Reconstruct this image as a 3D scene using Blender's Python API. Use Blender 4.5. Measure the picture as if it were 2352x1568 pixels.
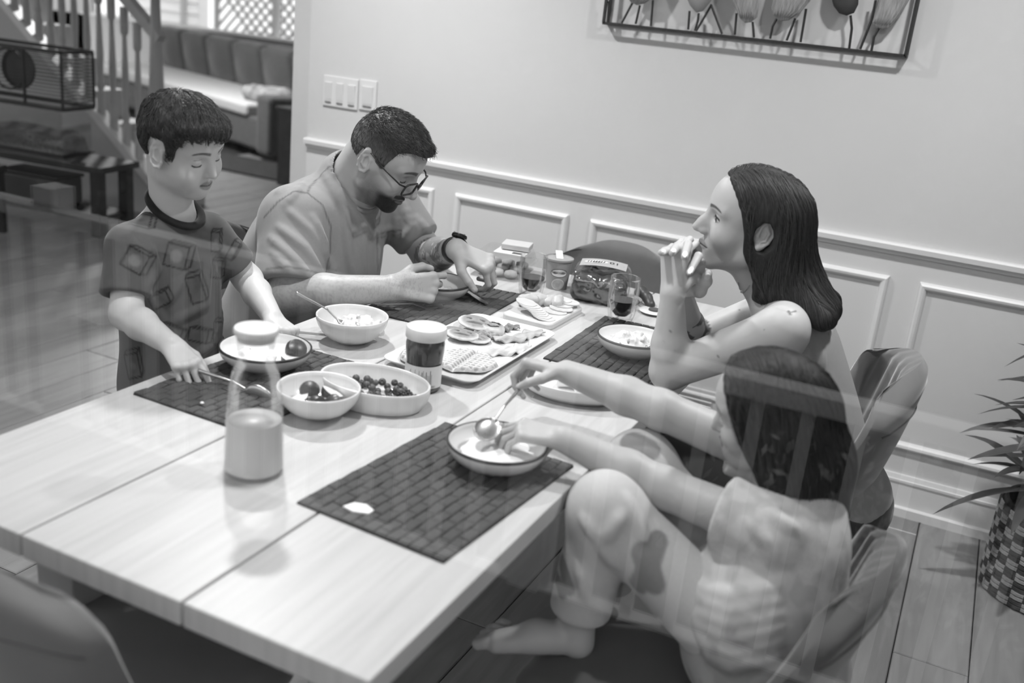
import bpy, bmesh, math, random
import numpy as np
from mathutils import Vector, Matrix
from mathutils.bvhtree import BVHTree

sc = bpy.context.scene
for o in list(bpy.data.objects):
    bpy.data.objects.remove(o)
COL = sc.collection

# ------------------------------------------------------------------ camera
CAM = np.array([0.0, 0.0, 1.51])
FPX, IW, IH = 2315.0, 2352, 1568
PITCH, ROLL, YAW = .3241, .1043, -.4195


def cam_axes():
    cy, sy, cp, sp = math.cos(YAW), math.sin(YAW), math.cos(PITCH), math.sin(PITCH)
    f = np.array([sy * cp, cy * cp, -sp])
    r0 = np.array([cy, -sy, 0.0])
    u = np.cross(r0, f)
    rr = math.cos(ROLL) * r0 + math.sin(ROLL) * u
    uu = -math.sin(ROLL) * r0 + math.cos(ROLL) * u
    return rr, uu, f


RR, UU, FF = cam_axes()
cd = bpy.data.cameras.new('camera')
cam = bpy.data.objects.new('camera', cd)
COL.objects.link(cam)
m = Matrix.Identity(4)
for i in range(3):
    m[i][0], m[i][1], m[i][2], m[i][3] = RR[i], UU[i], -FF[i], CAM[i]
cam.matrix_world = m
cd.sensor_width = 36.0
cd.lens = FPX / IW * 36.0
cd.clip_start = .02
cd.clip_end = 200
cd.dof.use_dof = True
cd.dof.focus_distance = 2.45
cd.dof.aperture_fstop = 2.4
sc.camera = cam

# ------------------------------------------------------------------ world, exposure
sc.view_settings.view_transform = 'Standard'
sc.view_settings.look = 'None'
sc.view_settings.exposure = 0.12
sc.view_settings.gamma = 1.0
sc.view_settings.use_curve_mapping = False
sc.cycles.use_denoising = True
sc.cycles.max_bounces = 7
sc.cycles.diffuse_bounces = 3
sc.cycles.glossy_bounces = 3
sc.cycles.use_adaptive_sampling = True
sc.cycles.adaptive_threshold = .05
sc.cycles.transparent_max_bounces = 16
sc.cycles.transmission_bounces = 4
sc.cycles.sample_clamp_indirect = 6.0
sc.cycles.caustics_reflective = False
sc.cycles.caustics_refractive = False
wd = bpy.data.worlds.new('sky')
sc.world = wd
wd.use_nodes = True
wd.node_tree.nodes['Background'].inputs[0].default_value = (1, 1, 1, 1)
wd.node_tree.nodes['Background'].inputs[1].default_value = 1.3


def pix(p):
    d = np.array(p, float) - CAM
    z = d @ FF
    return IW / 2 + FPX * (d @ RR) / z, IH / 2 - FPX * (d @ UU) / z


def ray(px, py):
    return RR * ((px - IW / 2) / FPX) - UU * ((py - IH / 2) / FPX) + FF


def at(px, py, x=None, y=None, z=None):
    d = ray(px, py)
    if x is not None:
        t = x / d[0]
    elif y is not None:
        t = y / d[1]
    else:
        t = (z - CAM[2]) / d[2]
    return CAM + d * t


TZ = 0.74          # table top height
WY = 3.391         # back wall
CEIL = 2.45


# ------------------------------------------------------------------ helpers
def lin(v):
    return v / 12.92 if v <= .04045 else ((v + .055) / 1.055) ** 2.4


MATS = {}


def mat(name, g, rough=.55, var=0., vscale=8., bump=0., bscale=60., metal=0., stretch=(1, 1, 1), coat=0.,
        spec=.5, sheen=0., sss=0., attr=None, det=3., dist=0., bdist=.002):
    """grey principled material; g is a display grey 0..1"""
    if name in MATS:
        return MATS[name]
    m = bpy.data.materials.new(name)
    m.use_nodes = True
    nt = m.node_tree
    b = nt.nodes['Principled BSDF']
    v = lin(g)
    b.inputs['Base Color'].default_value = (v, v, v, 1)
    b.inputs['Roughness'].default_value = rough
    b.inputs['Metallic'].default_value = metal
    b.inputs['Specular IOR Level'].default_value = spec
    b.inputs['Coat Weight'].default_value = coat
    b.inputs['Coat Roughness'].default_value = .08
    if sheen:
        b.inputs['Sheen Weight'].default_value = sheen
        b.inputs['Sheen Roughness'].default_value = .4
    if sss:
        b.inputs['Subsurface Weight'].default_value = sss
        b.inputs['Subsurface Radius'].default_value = (.006, .006, .006)
        b.inputs['Subsurface Scale'].default_value = 1.0
    tc = mp = None
    if var or bump:
        tc = nt.nodes.new('ShaderNodeTexCoord')
        mp = nt.nodes.new('ShaderNodeMapping')
        mp.inputs['Scale'].default_value = stretch
        nt.links.new(tc.outputs['Object'], mp.inputs['Vector'])
    colsock = None
    if attr:
        at_ = nt.nodes.new('ShaderNodeVertexColor')
        at_.layer_name = attr
        colsock = at_.outputs['Color']
    if var:
        n = nt.nodes.new('ShaderNodeTexNoise')
        n.inputs['Scale'].default_value = vscale
        n.inputs['Detail'].default_value = det
        n.inputs['Distortion'].default_value = dist
        nt.links.new(mp.outputs[0], n.inputs['Vector'])
        r = nt.nodes.new('ShaderNodeMapRange')
        r.inputs[1].default_value = .3
        r.inputs[2].default_value = .7
        r.inputs[3].default_value = 1 - var
        r.inputs[4].default_value = 1 + var
        nt.links.new(n.outputs['Fac'], r.inputs[0])
        mx = nt.nodes.new('ShaderNodeMix')
        mx.data_type = 'RGBA'
        mx.blend_type = 'MULTIPLY'
        mx.inputs[0].default_value = 1
        if colsock:
            nt.links.new(colsock, mx.inputs[6])
        else:
            mx.inputs[6].default_value = (v, v, v, 1)
        nt.links.new(r.outputs[0], mx.inputs[7])
        colsock = mx.outputs[2]
    if colsock:
        nt.links.new(colsock, b.inputs['Base Color'])
    if bump:
        n = nt.nodes.new('ShaderNodeTexNoise')
        n.inputs['Scale'].default_value = bscale
        n.inputs['Detail'].default_value = 4
        nt.links.new(mp.outputs[0], n.inputs['Vector'])
        bp = nt.nodes.new('ShaderNodeBump')
        bp.inputs['Strength'].default_value = bump
        bp.inputs['Distance'].default_value = bdist
        nt.links.new(n.outputs['Fac'], bp.inputs['Height'])
        nt.links.new(bp.outputs[0], b.inputs['Normal'])
    MATS[name] = m
    return m


def glass_mat(name, refl=.08, tint=1.0, rough=0.0, fres=True, g=1.0, cap=.35):
    if name in MATS:
        return MATS[name]
    m = bpy.data.materials.new(name)
    m.use_nodes = True
    nt = m.node_tree
    nt.nodes.clear()
    out = nt.nodes.new('ShaderNodeOutputMaterial')
    tr = nt.nodes.new('ShaderNodeBsdfTransparent')
    tr.inputs[0].default_value = (tint, tint, tint, 1)
    gl = nt.nodes.new('ShaderNodeBsdfGlossy')
    gl.inputs['Color'].default_value = (g, g, g, 1)
    gl.inputs['Roughness'].default_value = rough
    mx = nt.nodes.new('ShaderNodeMixShader')
    if fres:
        lw = nt.nodes.new('ShaderNodeLayerWeight')
        lw.inputs[0].default_value = refl
        mu = nt.nodes.new('ShaderNodeMath')
        mu.operation = 'MULTIPLY'
        mu.inputs[1].default_value = cap
        nt.links.new(lw.outputs['Fresnel'], mu.inputs[0])
        nt.links.new(mu.outputs[0], mx.inputs[0])
    else:
        mx.inputs[0].default_value = refl
    nt.links.new(tr.outputs[0], mx.inputs[1])
    nt.links.new(gl.outputs[0], mx.inputs[2])
    nt.links.new(mx.outputs[0], out.inputs[0])
    MATS[name] = m
    return m


def tag(o, label=None, cat=None, group=None, kind=None):
    if label:
        o['label'] = label
    if cat:
        o['category'] = cat
    if group:
        o['group'] = group
    if kind:
        o['kind'] = kind
    return o


def empty(name, loc=(0, 0, 0), rz=0.0, label=None, cat=None, group=None, kind=None, rot=None):
    o = bpy.data.objects.new(name, None)
    COL.objects.link(o)
    o.location = loc
    o.rotation_euler = rot if rot else (0, 0, rz)
    o.empty_display_size = .05
    return tag(o, label, cat, group, kind)


def link(name, me, mats=None, parent=None, smooth=False, loc=None, rot=None):
    o = bpy.data.objects.new(name, me)
    COL.objects.link(o)
    if mats is not None:
        for mm in (mats if isinstance(mats, (list, tuple)) else [mats]):
            me.materials.append(mm)
    if smooth:
        me.polygons.foreach_set('use_smooth', [True] * len(me.polygons))
    if parent:
        o.parent = parent
    if loc is not None:
        o.location = loc
    if rot is not None:
        o.rotation_euler = rot
    return o


def copy_tree(o, parent=None):
    c = o.copy()
    COL.objects.link(c)
    c.parent = parent
    for ch in o.children:
        copy_tree(ch, c)
    return c


def bevel(o, w=.004, seg=2):
    md = o.modifiers.new('bevel', 'BEVEL')
    md.width = w
    md.segments = seg
    md.limit_method = 'ANGLE'
    md.angle_limit = math.radians(40)
    return o


class MB:
    """collects polygons, then links them as one mesh object"""

    def __init__(s):
        s.v, s.f, s.mi = [], [], []

    def add(s, vs, fs, mi=0):
        o = len(s.v)
        s.v += [tuple(map(float, p)) for p in vs]
        s.f += [tuple(i + o for i in f) for f in fs]
        s.mi += [mi] * len(fs)
        return s

    def box(s, c, d, rz=0., mi=0, taper=1., R=None):
        x, y, z = [q / 2 for q in d]
        pts = []
        for sz in (-1, 1):
            t = taper if sz > 0 else 1
            for sx, sy in ((-1, -1), (1, -1), (1, 1), (-1, 1)):
                pts.append((sx * x * t, sy * y * t, sz * z))
        ca, sa = math.cos(rz), math.sin(rz)
        out = []
        for p in pts:
            if R is not None:
                q = R @ Vector(p)
                out.append((q[0] + c[0], q[1] + c[1], q[2] + c[2]))
            else:
                out.append((p[0] * ca - p[1] * sa + c[0], p[0] * sa + p[1] * ca + c[1], p[2] + c[2]))
        return s.add(out, [(0, 3, 2, 1), (4, 5, 6, 7), (0, 1, 5, 4), (1, 2, 6, 5), (2, 3, 7, 6), (3, 0, 4, 7)], mi)

    def bar(s, a, b, w, h, mi=0, up=(0, 0, 1)):
        a, b = Vector(a), Vector(b)
        d = (b - a)
        L = d.length
        x = d.normalized()
        u = Vector(up)
        y = u.cross(x)
        if y.length < 1e-4:
            y = Vector((1, 0, 0)).cross(x)
        y.normalize()
        z = x.cross(y)
        R = Matrix((x, y, z)).transposed()
        return s.box((a + b) / 2, (L, w, h), R=R, mi=mi)

    def tube(s, pts, r, n=8, caps=True, mi=0):
        pts = [Vector(p) for p in pts]
        rs = r if isinstance(r, (list, tuple)) else [r] * len(pts)
        vs, fs = [], []
        prev = None
        for i, p in enumerate(pts):
            t = (pts[min(i + 1, len(pts) - 1)] - pts[max(i - 1, 0)]).normalized()
            if prev is None:
                a = t.orthogonal().normalized()
            else:
                a = (prev - t * prev.dot(t)).normalized()
            prev = a
            b = t.cross(a)
            for k in range(n):
                an = 2 * math.pi * k / n
                vs.append(p + (a * math.cos(an) + b * math.sin(an)) * rs[i])
        for i in range(len(pts) - 1):
            for k in range(n):
                k2 = (k + 1) % n
                fs.append((i * n + k, i * n + k2, (i + 1) * n + k2, (i + 1) * n + k))
        if caps:
            fs.append(tuple(range(n - 1, -1, -1)))
            q = (len(pts) - 1) * n
            fs.append(tuple(range(q, q + n)))
        return s.add(vs, fs, mi)

    def lathe(s, prof, n=32, c=(0, 0, 0), mi=0, sx=1., sy=1., flute=None, rz=0.):
        """prof: list of (r, z); flute(k,n,i)->radius factor"""
        vs, fs = [], []
        rows = []
        for i, (r, z) in enumerate(prof):
            if r < 1e-6:
                rows.append([len(vs)])
                vs.append((c[0], c[1], c[2] + z))
            else:
                row = []
                for k in range(n):
                    an = 2 * math.pi * k / n
                    q = r * (flute(k, n, i) if flute else 1)
                    x, y = q * math.cos(an) * sx, q * math.sin(an) * sy
                    row.append(len(vs))
                    vs.append((c[0] + x * math.cos(rz) - y * math.sin(rz), c[1] + x * math.sin(rz) + y * math.cos(rz), c[2] + z))
                rows.append(row)
        for A, B in zip(rows[:-1], rows[1:]):
            if len(A) == 1 and len(B) == 1:
                continue
            for k in range(n):
                k2 = (k + 1) % n
                if len(A) == 1:
                    fs.append((A[0], B[k2], B[k]))
                elif len(B) == 1:
                    fs.append((A[k], A[k2], B[0]))
                else:
                    fs.append((A[k], A[k2], B[k2], B[k]))
        return s.add(vs, fs, mi)

    def prism(s, outline, z0, z1, mi=0, M=None):
        n = len(outline)
        vs = [(x, y, z0) for x, y in outline] + [(x, y, z1) for x, y in outline]
        if M is not None:
            vs = [tuple(M @ Vector(p)) for p in vs]
        fs = [tuple(range(n - 1, -1, -1)), tuple(range(n, 2 * n))]
        fs += [(i, (i + 1) % n, n + (i + 1) % n, n + i) for i in range(n)]
        return s.add(vs, fs, mi)

    def grid(s, fn, nu, nv, mi=0, cu=False):
        vs = [fn(u / (nu if cu else nu - 1), v / (nv - 1)) for v in range(nv) for u in range(nu)]
        fs = []
        for v in range(nv - 1):
            for u in range(nu if cu else nu - 1):
                u2 = (u + 1) % nu
                fs.append((v * nu + u, v * nu + u2, (v + 1) * nu + u2, (v + 1) * nu + u))
        return s.add(vs, fs, mi)

    def mesh(s, name='mesh'):
        me = bpy.data.meshes.new(name)
        me.from_pydata(s.v, [], s.f)
        if any(s.mi):
            me.polygons.foreach_set('material_index', s.mi)
        me.update()
        return me

    def build(s, name, mats, parent=None, smooth=False, loc=None, rot=None, auto=None):
        o = link(name, s.mesh(name), mats, parent, smooth or auto is not None, loc, rot)
        if auto is not None:
            o.data.set_sharp_from_angle(angle=math.radians(auto))
        return o


def rrect(w, h, r, n=6):
    out = []
    for cx, cy, a0 in ((w / 2 - r, h / 2 - r, 0), (-w / 2 + r, h / 2 - r, 90), (-w / 2 + r, -h / 2 + r, 180), (w / 2 - r, -h / 2 + r, 270)):
        for i in range(n + 1):
            a = math.radians(a0 + 90 * i / n)
            out.append((cx + r * math.cos(a), cy + r * math.sin(a)))
    return out


def loft(mb, outlines, mi=0, cap0=True, cap1=True):
    """stack of outlines [(pts2d, z)] with equal counts"""
    n = len(outlines[0][0])
    vs = [(x, y, z) for o, z in outlines for x, y in o]
    fs = []
    for i in range(len(outlines) - 1):
        for k in range(n):
            k2 = (k + 1) % n
            fs.append((i * n + k, i * n + k2, (i + 1) * n + k2, (i + 1) * n + k))
    if cap0:
        fs.append(tuple(range(n - 1, -1, -1)))
    if cap1:
        q = (len(outlines) - 1) * n
        fs.append(tuple(range(q, q + n)))
    return mb.add(vs, fs, mi)


def text_geo(s, size=.01):
    cu = bpy.data.curves.new('t', 'FONT')
    cu.body = s
    cu.size = size
    cu.align_x = 'CENTER'
    cu.align_y = 'CENTER'
    cu.resolution_u = 3
    o = bpy.data.objects.new('t', cu)
    COL.objects.link(o)
    bpy.context.view_layer.update()
    me = bpy.data.meshes.new_from_object(o)
    vs = [tuple(v.co) for v in me.vertices]
    fs = [tuple(p.vertices) for p in me.polygons]
    bpy.data.objects.remove(o)
    bpy.data.curves.remove(cu)
    bpy.data.meshes.remove(me)
    return vs, fs


def ss(a, b, x):
    t = np.clip((x - a) / (b - a), 0, 1)
    return t * t * (3 - 2 * t)


# ------------------------------------------------------------------ signed distance modelling
def v3(p):
    return np.array(p, float)


def smin(a, b, k):
    if k <= 0:
        return np.minimum(a, b)
    h = np.maximum(k - np.abs(a - b), 0)
    return np.minimum(a, b) - h * h * (.25 / k)


def smax(a, b, k):
    return -smin(-a, -b, k)


class Sdf:
    """ordered list of primitives (function, centre, radius, op, blend)"""

    def __init__(s):
        s.p = []

    def _add(s, fn, c, r, op, k):
        s.p.append((fn, v3(c), float(r), op, float(k)))
        return s

    def cone(s, a, b, ra, rb, k=.012, op='+'):
        a, b = v3(a), v3(b)
        ba = b - a
        L2 = max(float(ba @ ba), 1e-12)
        a3, b3, dr, r0 = a.astype(np.float32), (ba / math.sqrt(L2)).astype(np.float32), np.float32((rb - ra) / math.sqrt(L2)), np.float32(ra)
        LL = np.float32(math.sqrt(L2))

        def fn(P):
            q = P - a3
            t = np.clip(q @ b3, 0, LL)
            q -= t[:, None] * b3
            return np.sqrt(np.einsum('ij,ij->i', q, q)) - (r0 + dr * t)
        return s._add(fn, (a + b) / 2, math.sqrt(L2) / 2 + max(ra, rb), op, k)

    def chain(s, pts, rs, k=.012, op='+'):
        for i in range(len(pts) - 1):
            s.cone(pts[i], pts[i + 1], rs[i], rs[i + 1], k, op)
        return s

    def ball(s, c, r, k=.012, op='+'):
        c = v3(c)
        c3 = c.astype(np.float32)

        def fn(P):
            q = P - c3
            return np.sqrt(np.einsum('ij,ij->i', q, q)) - np.float32(r)
        return s._add(fn, c, r, op, k)

    def ell(s, c, r, k=.012, op='+', R=None):
        """ellipsoid; R rows are its axes"""
        c, r = v3(c), v3(r)
        R = np.eye(3) if R is None else np.array(R, float)
        c3, A3 = c.astype(np.float32), (R / r[:, None]).T.astype(np.float32)
        ir = (1 / r).astype(np.float32)

        def fn(P):
            q = (P - c3) @ A3
            k0 = np.sqrt(np.einsum('ij,ij->i', q, q))
            q *= ir
            k1 = np.sqrt(np.einsum('ij,ij->i', q, q)) + np.float32(1e-9)
            return k0 * (k0 - 1) / k1
        return s._add(fn, c, r.max(), op, k)

    def box(s, c, h, rad=.01, k=.01, op='+', R=None):
        c, h = v3(c), v3(h)
        R = np.eye(3) if R is None else np.array(R, float)

        def fn(P):
            q = np.abs((P - c) @ R.T) - (h - rad)
            return np.sqrt((np.maximum(q, 0) ** 2).sum(1)) + np.minimum(q.max(1), 0) - rad
        return s._add(fn, c, np.linalg.norm(h), op, k)

    def half(s, c, n, k=.004):
        """keep only the side the normal points away from"""
        c, n = v3(c), v3(n) / np.linalg.norm(n)
        return s._add(lambda P: (P - c) @ n, c, 1e3, '&', k)

    def func(s, fn, c, r, op, k=0.):
        return s._add(fn, c, r, op, k)

    def ext(s, o):
        s.p += o.p
        return s

    def ev(s, P, prims=None):
        d = np.full(len(P), 1.0, P.dtype)
        for fn, c, r, op, k in (s.p if prims is None else prims):
            if op == '+':
                d = smin(d, fn(P), k)
            elif op == '-':
                d = smax(d, -fn(P), k)
            elif op == '&':
                d = smax(d, fn(P), k)
            else:
                d = d + fn(P)
        return d

    def grad(s, P, e=.0015):
        g = np.stack([s.ev(P + np.eye(3)[i] * e) - s.ev(P - np.eye(3)[i] * e) for i in range(3)], 1)
        return g / (np.linalg.norm(g, axis=1)[:, None] + 1e-12)

    def field(s, lo, hi, res, skip=()):
        """dense array filled only near the surface"""
        lo, hi = v3(lo), v3(hi)
        B = 8
        n = np.maximum(np.ceil((hi - lo) / (res * B)).astype(int), 1)
        D = np.full(n * B + 1, np.nan, np.float32)
        half = B * res / 2
        diag = half * math.sqrt(3)
        g = np.arange(B + 1) * res
        G = np.stack(np.meshgrid(g, g, g, indexing='ij'), -1).reshape(-1, 3)
        # coarse pass, superblocks
        ci = np.stack(np.meshgrid(*[np.arange(q) for q in n], indexing='ij'), -1).reshape(-1, 3)
        cc = lo + ci * B * res + half
        key = ci // 3
        flat = (key[:, 0] * 1000 + key[:, 1]) * 1000 + key[:, 2]
        sgn = np.ones(len(ci), np.float32)
        act = []
        order = np.argsort(flat, kind='stable')
        bounds = np.flatnonzero(np.diff(flat[order])) + 1
        for grp in np.split(order, bounds):
            c0 = cc[grp].mean(0)
            R = np.linalg.norm(cc[grp] - c0, axis=1).max() + diag
            pr = [q for q in s.p if q[3] in '&' or np.linalg.norm(q[1] - c0) < q[2] + R + max(q[4], .03) + .02]
            if not any(q[3] == '+' for q in pr):
                continue
            d = s.ev(cc[grp], pr)
            sgn[grp] = np.where(d > 0, 1, -1)
            near = np.abs(d) < diag * 1.35 + .004
            for a_, b_ in skip:
                near &= ~np.all((cc[grp] - half > a_) & (cc[grp] + half < b_), axis=1)
            for j in grp[near]:
                act.append((j, pr))
        # batch evaluation per superblock prim list
        i = 0
        while i < len(act):
            k = i
            while k < len(act) and act[k][1] is act[i][1]:
                k += 1
            js = [a[0] for a in act[i:k]]
            c0 = cc[js].mean(0)
            P = (lo + ci[js][:, None, :] * B * res + G[None]).reshape(-1, 3).astype(np.float32)
            val = s.ev(P, act[i][1]).reshape(len(js), B + 1, B + 1, B + 1)
            for q, j in enumerate(js):
                a, b, c = ci[j] * B
                D[a:a + B + 1, b:b + B + 1, c:c + B + 1] = val[q]
            i = k
        # fill the rest with the block sign
        S = np.repeat(np.repeat(np.repeat(sgn.reshape(n), B, 0), B, 1), B, 2)
        S = np.pad(S, ((0, 1), (0, 1), (0, 1)), mode='edge')
        bad = np.isnan(D)
        D[bad] = S[bad]
        return D, lo

    def mesh(s, lo, hi, res, skip=()):
        D, lo = s.field(lo, hi, res, skip)
        return nets(D, lo, res)


def nets(D, lo, res):
    """naive surface nets on a dense array"""
    s = D < 0
    n = np.array(D.shape)
    c = np.zeros(n - 1, np.int8)
    offs = [(i, j, k) for i in (0, 1) for j in (0, 1) for k in (0, 1)]
    for i, j, k in offs:
        c += s[i:n[0] - 1 + i, j:n[1] - 1 + j, k:n[2] - 1 + k]
    idx = np.argwhere((c > 0) & (c < 8))
    if len(idx) == 0:
        return np.zeros((0, 3)), np.zeros((0, 4), int)
    vals = np.stack([D[idx[:, 0] + i, idx[:, 1] + j, idx[:, 2] + k] for i, j, k in offs], 1).astype(np.float64)
    O = np.array(offs, float)
    acc = np.zeros((len(idx), 3))
    cnt = np.zeros(len(idx))
    for a in range(8):
        for b in range(a + 1, 8):
            if np.abs(O[a] - O[b]).sum() != 1:
                continue
            va, vb = vals[:, a], vals[:, b]
            m = (va < 0) != (vb < 0)
            t = np.where(m, va / np.where(m, va - vb, 1), 0)
            acc += np.where(m[:, None], O[a] + t[:, None] * (O[b] - O[a]), 0)
            cnt += m
    V = lo + (idx + acc / cnt[:, None]) * res
    nc = n - 1
    flat = (idx[:, 0] * nc[1] + idx[:, 1]) * nc[2] + idx[:, 2]

    def vid(q):
        f = (q[:, 0] * nc[1] + q[:, 1]) * nc[2] + q[:, 2]
        return np.searchsorted(flat, f)
    F = []
    for ax in range(3):
        sl0 = [slice(1, -1)] * 3
        sl1 = [slice(1, -1)] * 3
        sl0[ax] = slice(0, -1)
        sl1[ax] = slice(1, None)
        a, b = s[tuple(sl0)], s[tuple(sl1)]
        e = np.argwhere(a != b)
        if len(e) == 0:
            continue
        flip = a[e[:, 0], e[:, 1], e[:, 2]]
        base = e.copy()
        for q in range(3):
            if q != ax:
                base[:, q] += 1
        u, w = [(1, 2), (2, 0), (0, 1)][ax]
        q00, q10, q11, q01 = base.copy(), base.copy(), base.copy(), base.copy()
        q00[:, u] -= 1
        q00[:, w] -= 1
        q10[:, w] -= 1
        q01[:, u] -= 1
        f = np.stack([vid(q00), vid(q10), vid(q11), vid(q01)], 1)
        f[~flip] = f[~flip][:, ::-1]
        F.append(f)
    return V, np.concatenate(F)


def np_mesh(name, V, F, smooth=True):
    me = bpy.data.meshes.new(name)
    me.vertices.add(len(V))
    me.vertices.foreach_set('co', np.asarray(V, np.float32).ravel())
    nf = F.shape[1]
    me.loops.add(F.size)
    me.loops.foreach_set('vertex_index', F.astype(np.int32).ravel())
    me.polygons.add(len(F))
    me.polygons.foreach_set('loop_start', np.arange(0, F.size, nf, dtype=np.int32))
    me.polygons.foreach_set('use_smooth', np.full(len(F), smooth))
    me.update(calc_edges=True)
    return me


def paint(me, col, name='Col'):
    """per-vertex grey (display value)"""
    a = me.color_attributes.new(name, 'FLOAT_COLOR', 'POINT')
    g = np.clip(col, 0, 1)
    g = np.where(g <= .04045, g / 12.92, ((g + .055) / 1.055) ** 2.4)
    c = np.stack([g, g, g, np.ones_like(g)], 1).astype(np.float32)
    a.data.foreach_set('color', c.ravel())


def join_geo(parts):
    V, F, o = [], [], 0
    for v, f in parts:
        V.append(v)
        F.append(f + o)
        o += len(v)
    return np.concatenate(V), np.concatenate(F)


_rs = np.random.RandomState(5)
_lat = _rs.rand(64, 64, 64).astype(np.float32)


def noise3(P):
    """value noise in 0..1 for an array of points"""
    q = np.floor(P).astype(int)
    f = P - q
    f = f * f * (3 - 2 * f)
    r = 0
    for i in (0, 1):
        for j in (0, 1):
            for k in (0, 1):
                w = (f[:, 0] if i else 1 - f[:, 0]) * (f[:, 1] if j else 1 - f[:, 1]) * (f[:, 2] if k else 1 - f[:, 2])
                r = r + w * _lat[(q[:, 0] + i) & 63, (q[:, 1] + j) & 63, (q[:, 2] + k) & 63]
    return r
# ------------------------------------------------------------------ ceiling lamps (they light the room)
M_wallup = mat('wall_paint_upper', .77, .7, var=.015, vscale=3, bump=.05, bscale=250)
M_walllo = mat('wall_paint_lower', .80, .6, var=.01, vscale=3)
M_trim = mat('white_trim', .85, .4)
M_ceil = mat('ceiling_white', .93, .8)
M_floorbase = mat('floor_underlay', .12, .9)
M_black = mat('black_metal', .09, .45)
M_white_plastic = mat('white_plastic', .81, .38)


def downlight(x, y, power, label):
    t = empty('ceiling_light', (x, y, CEIL), label=label, cat='lamp', group='recessed ceiling lights over the dining room')
    MB().lathe([(.055, -.004), (.09, -.006), (.092, 0), (.055, 0), (.055, -.004)], 28).build('trim_ring', M_white_plastic, t, smooth=True)
    MB().lathe([(0, .03), (.05, .03), (.055, -.001)], 24).build('reflector', mat('lamp_reflector', .9, .3), t, smooth=True)
    L = bpy.data.lights.new('downlight', 'AREA')
    L.shape = 'DISK'
    L.size = .11
    L.energy = power
    L.spread = math.radians(150)
    lo = bpy.data.objects.new('downlight_bulb', L)
    COL.objects.link(lo)
    lo.parent = t
    lo.location = (0, 0, -.012)
    return t


downlight(-2.05, 2.42, 32, 'recessed ceiling light above the bearded man')
downlight(.05, 2.42, 21, 'recessed ceiling light above the plant end of the dining room')
downlight(-1.0, 1.35, 13, 'recessed ceiling light above the near end of the table')

t_ = downlight(-6.3, 6.3, 60, 'ceiling light added above the sofa to brighten the living room')  # added lamp, only there to lift the dim sofa and floor
t_['group'] = 'added ceiling lights brightening the living room'

# ------------------------------------------------------------------ room shell
WX0, WX1 = -2.515, 2.2


def struct(o, label=None):
    o['kind'] = 'structure'
    if label:
        o['label'] = label
    return o


RAILZ0, RAILZ1 = .881, .906
mb = MB()
mb.box(((WX0 + WX1) / 2, WY + .06, (RAILZ1 + CEIL) / 2 - .01), (WX1 - WX0, .12, CEIL - RAILZ1 + .02))
wall = struct(mb.build('wall_back', M_wallup), 'pale grey dining room wall above the chair rail')
mb = MB().box(((WX0 + WX1) / 2, WY + .06, RAILZ1 / 2), (WX1 - WX0, .12, RAILZ1))
struct(mb.build('wall_wainscot', M_walllo), 'white panelled wainscot below the chair rail')
# chair rail with a small stepped profile
mb = MB()
prof = [(0, .868), (.008, .868), (.012, .880), (.024, .884), (.026, .900), (.020, .906), (0, .906)]
vs = [(WX0 - .0, WY - d, z) for d, z in prof] + [(WX1, WY - d, z) for d, z in prof]
n = len(prof)
mb.add(vs, [(i, i + 1, n + i + 1, n + i) for i in range(n - 1)] + [tuple(range(n)), tuple(range(2 * n - 1, n - 1, -1))])
struct(mb.build('trim_1', M_trim), 'white chair rail along the back wall')
# baseboard
prof = [(0, .142), (.010, .142), (.014, .128), (.018, .126), (.018, .118), (.014, .112), (.014, .034), (.028, .030), (.028, 0), (0, 0)]
vs = [(WX0, WY - d, z) for d, z in prof] + [(WX1, WY - d, z) for d, z in prof]
n = len(prof)
mb = MB().add(vs, [(i, i + 1, n + i + 1, n + i) for i in range(n - 1)] + [tuple(range(n)), tuple(range(2 * n - 1, n - 1, -1))])
struct(mb.build('baseboard_back', M_trim), 'white stepped baseboard along the back wall')


def panel_frame(x0, x1, z0, z1, i):
    """mitred picture-frame moulding on the wall"""
    prof = [(0, 0), (.004, .012), (.010, .016), (.018, .014), (.024, .009), (.028, 0)]
    rings = []
    for w, d in prof:
        rings.append([(x0 + w, WY - d, z0 + w), (x1 - w, WY - d, z0 + w), (x1 - w, WY - d, z1 - w), (x0 + w, WY - d, z1 - w)])
    vs = [p for r in rings for p in r]
    fs = []
    for a in range(len(prof) - 1):
        for k in range(4):
            k2 = (k + 1) % 4
            fs.append((a * 4 + k, a * 4 + k2, (a + 1) * 4 + k2, (a + 1) * 4 + k))
    struct(MB().add(vs, fs).build('trim_%d' % i, M_trim), 'white rectangular panel moulding on the wainscot')


for i, (a, b) in enumerate([(-2.43, -1.903), (-1.812, -1.336), (-1.2525, -.21), (-.119, .93), (1.02, 2.1)]):
    panel_frame(a, b, .228, .796, i + 2)

# floor: slab + single planks
mb = MB().box((-3.2, 4.0, -.056), (12, 12.2, .08))
floor = struct(mb.build('floor', M_floorbase), 'grey wood plank floor')


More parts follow.
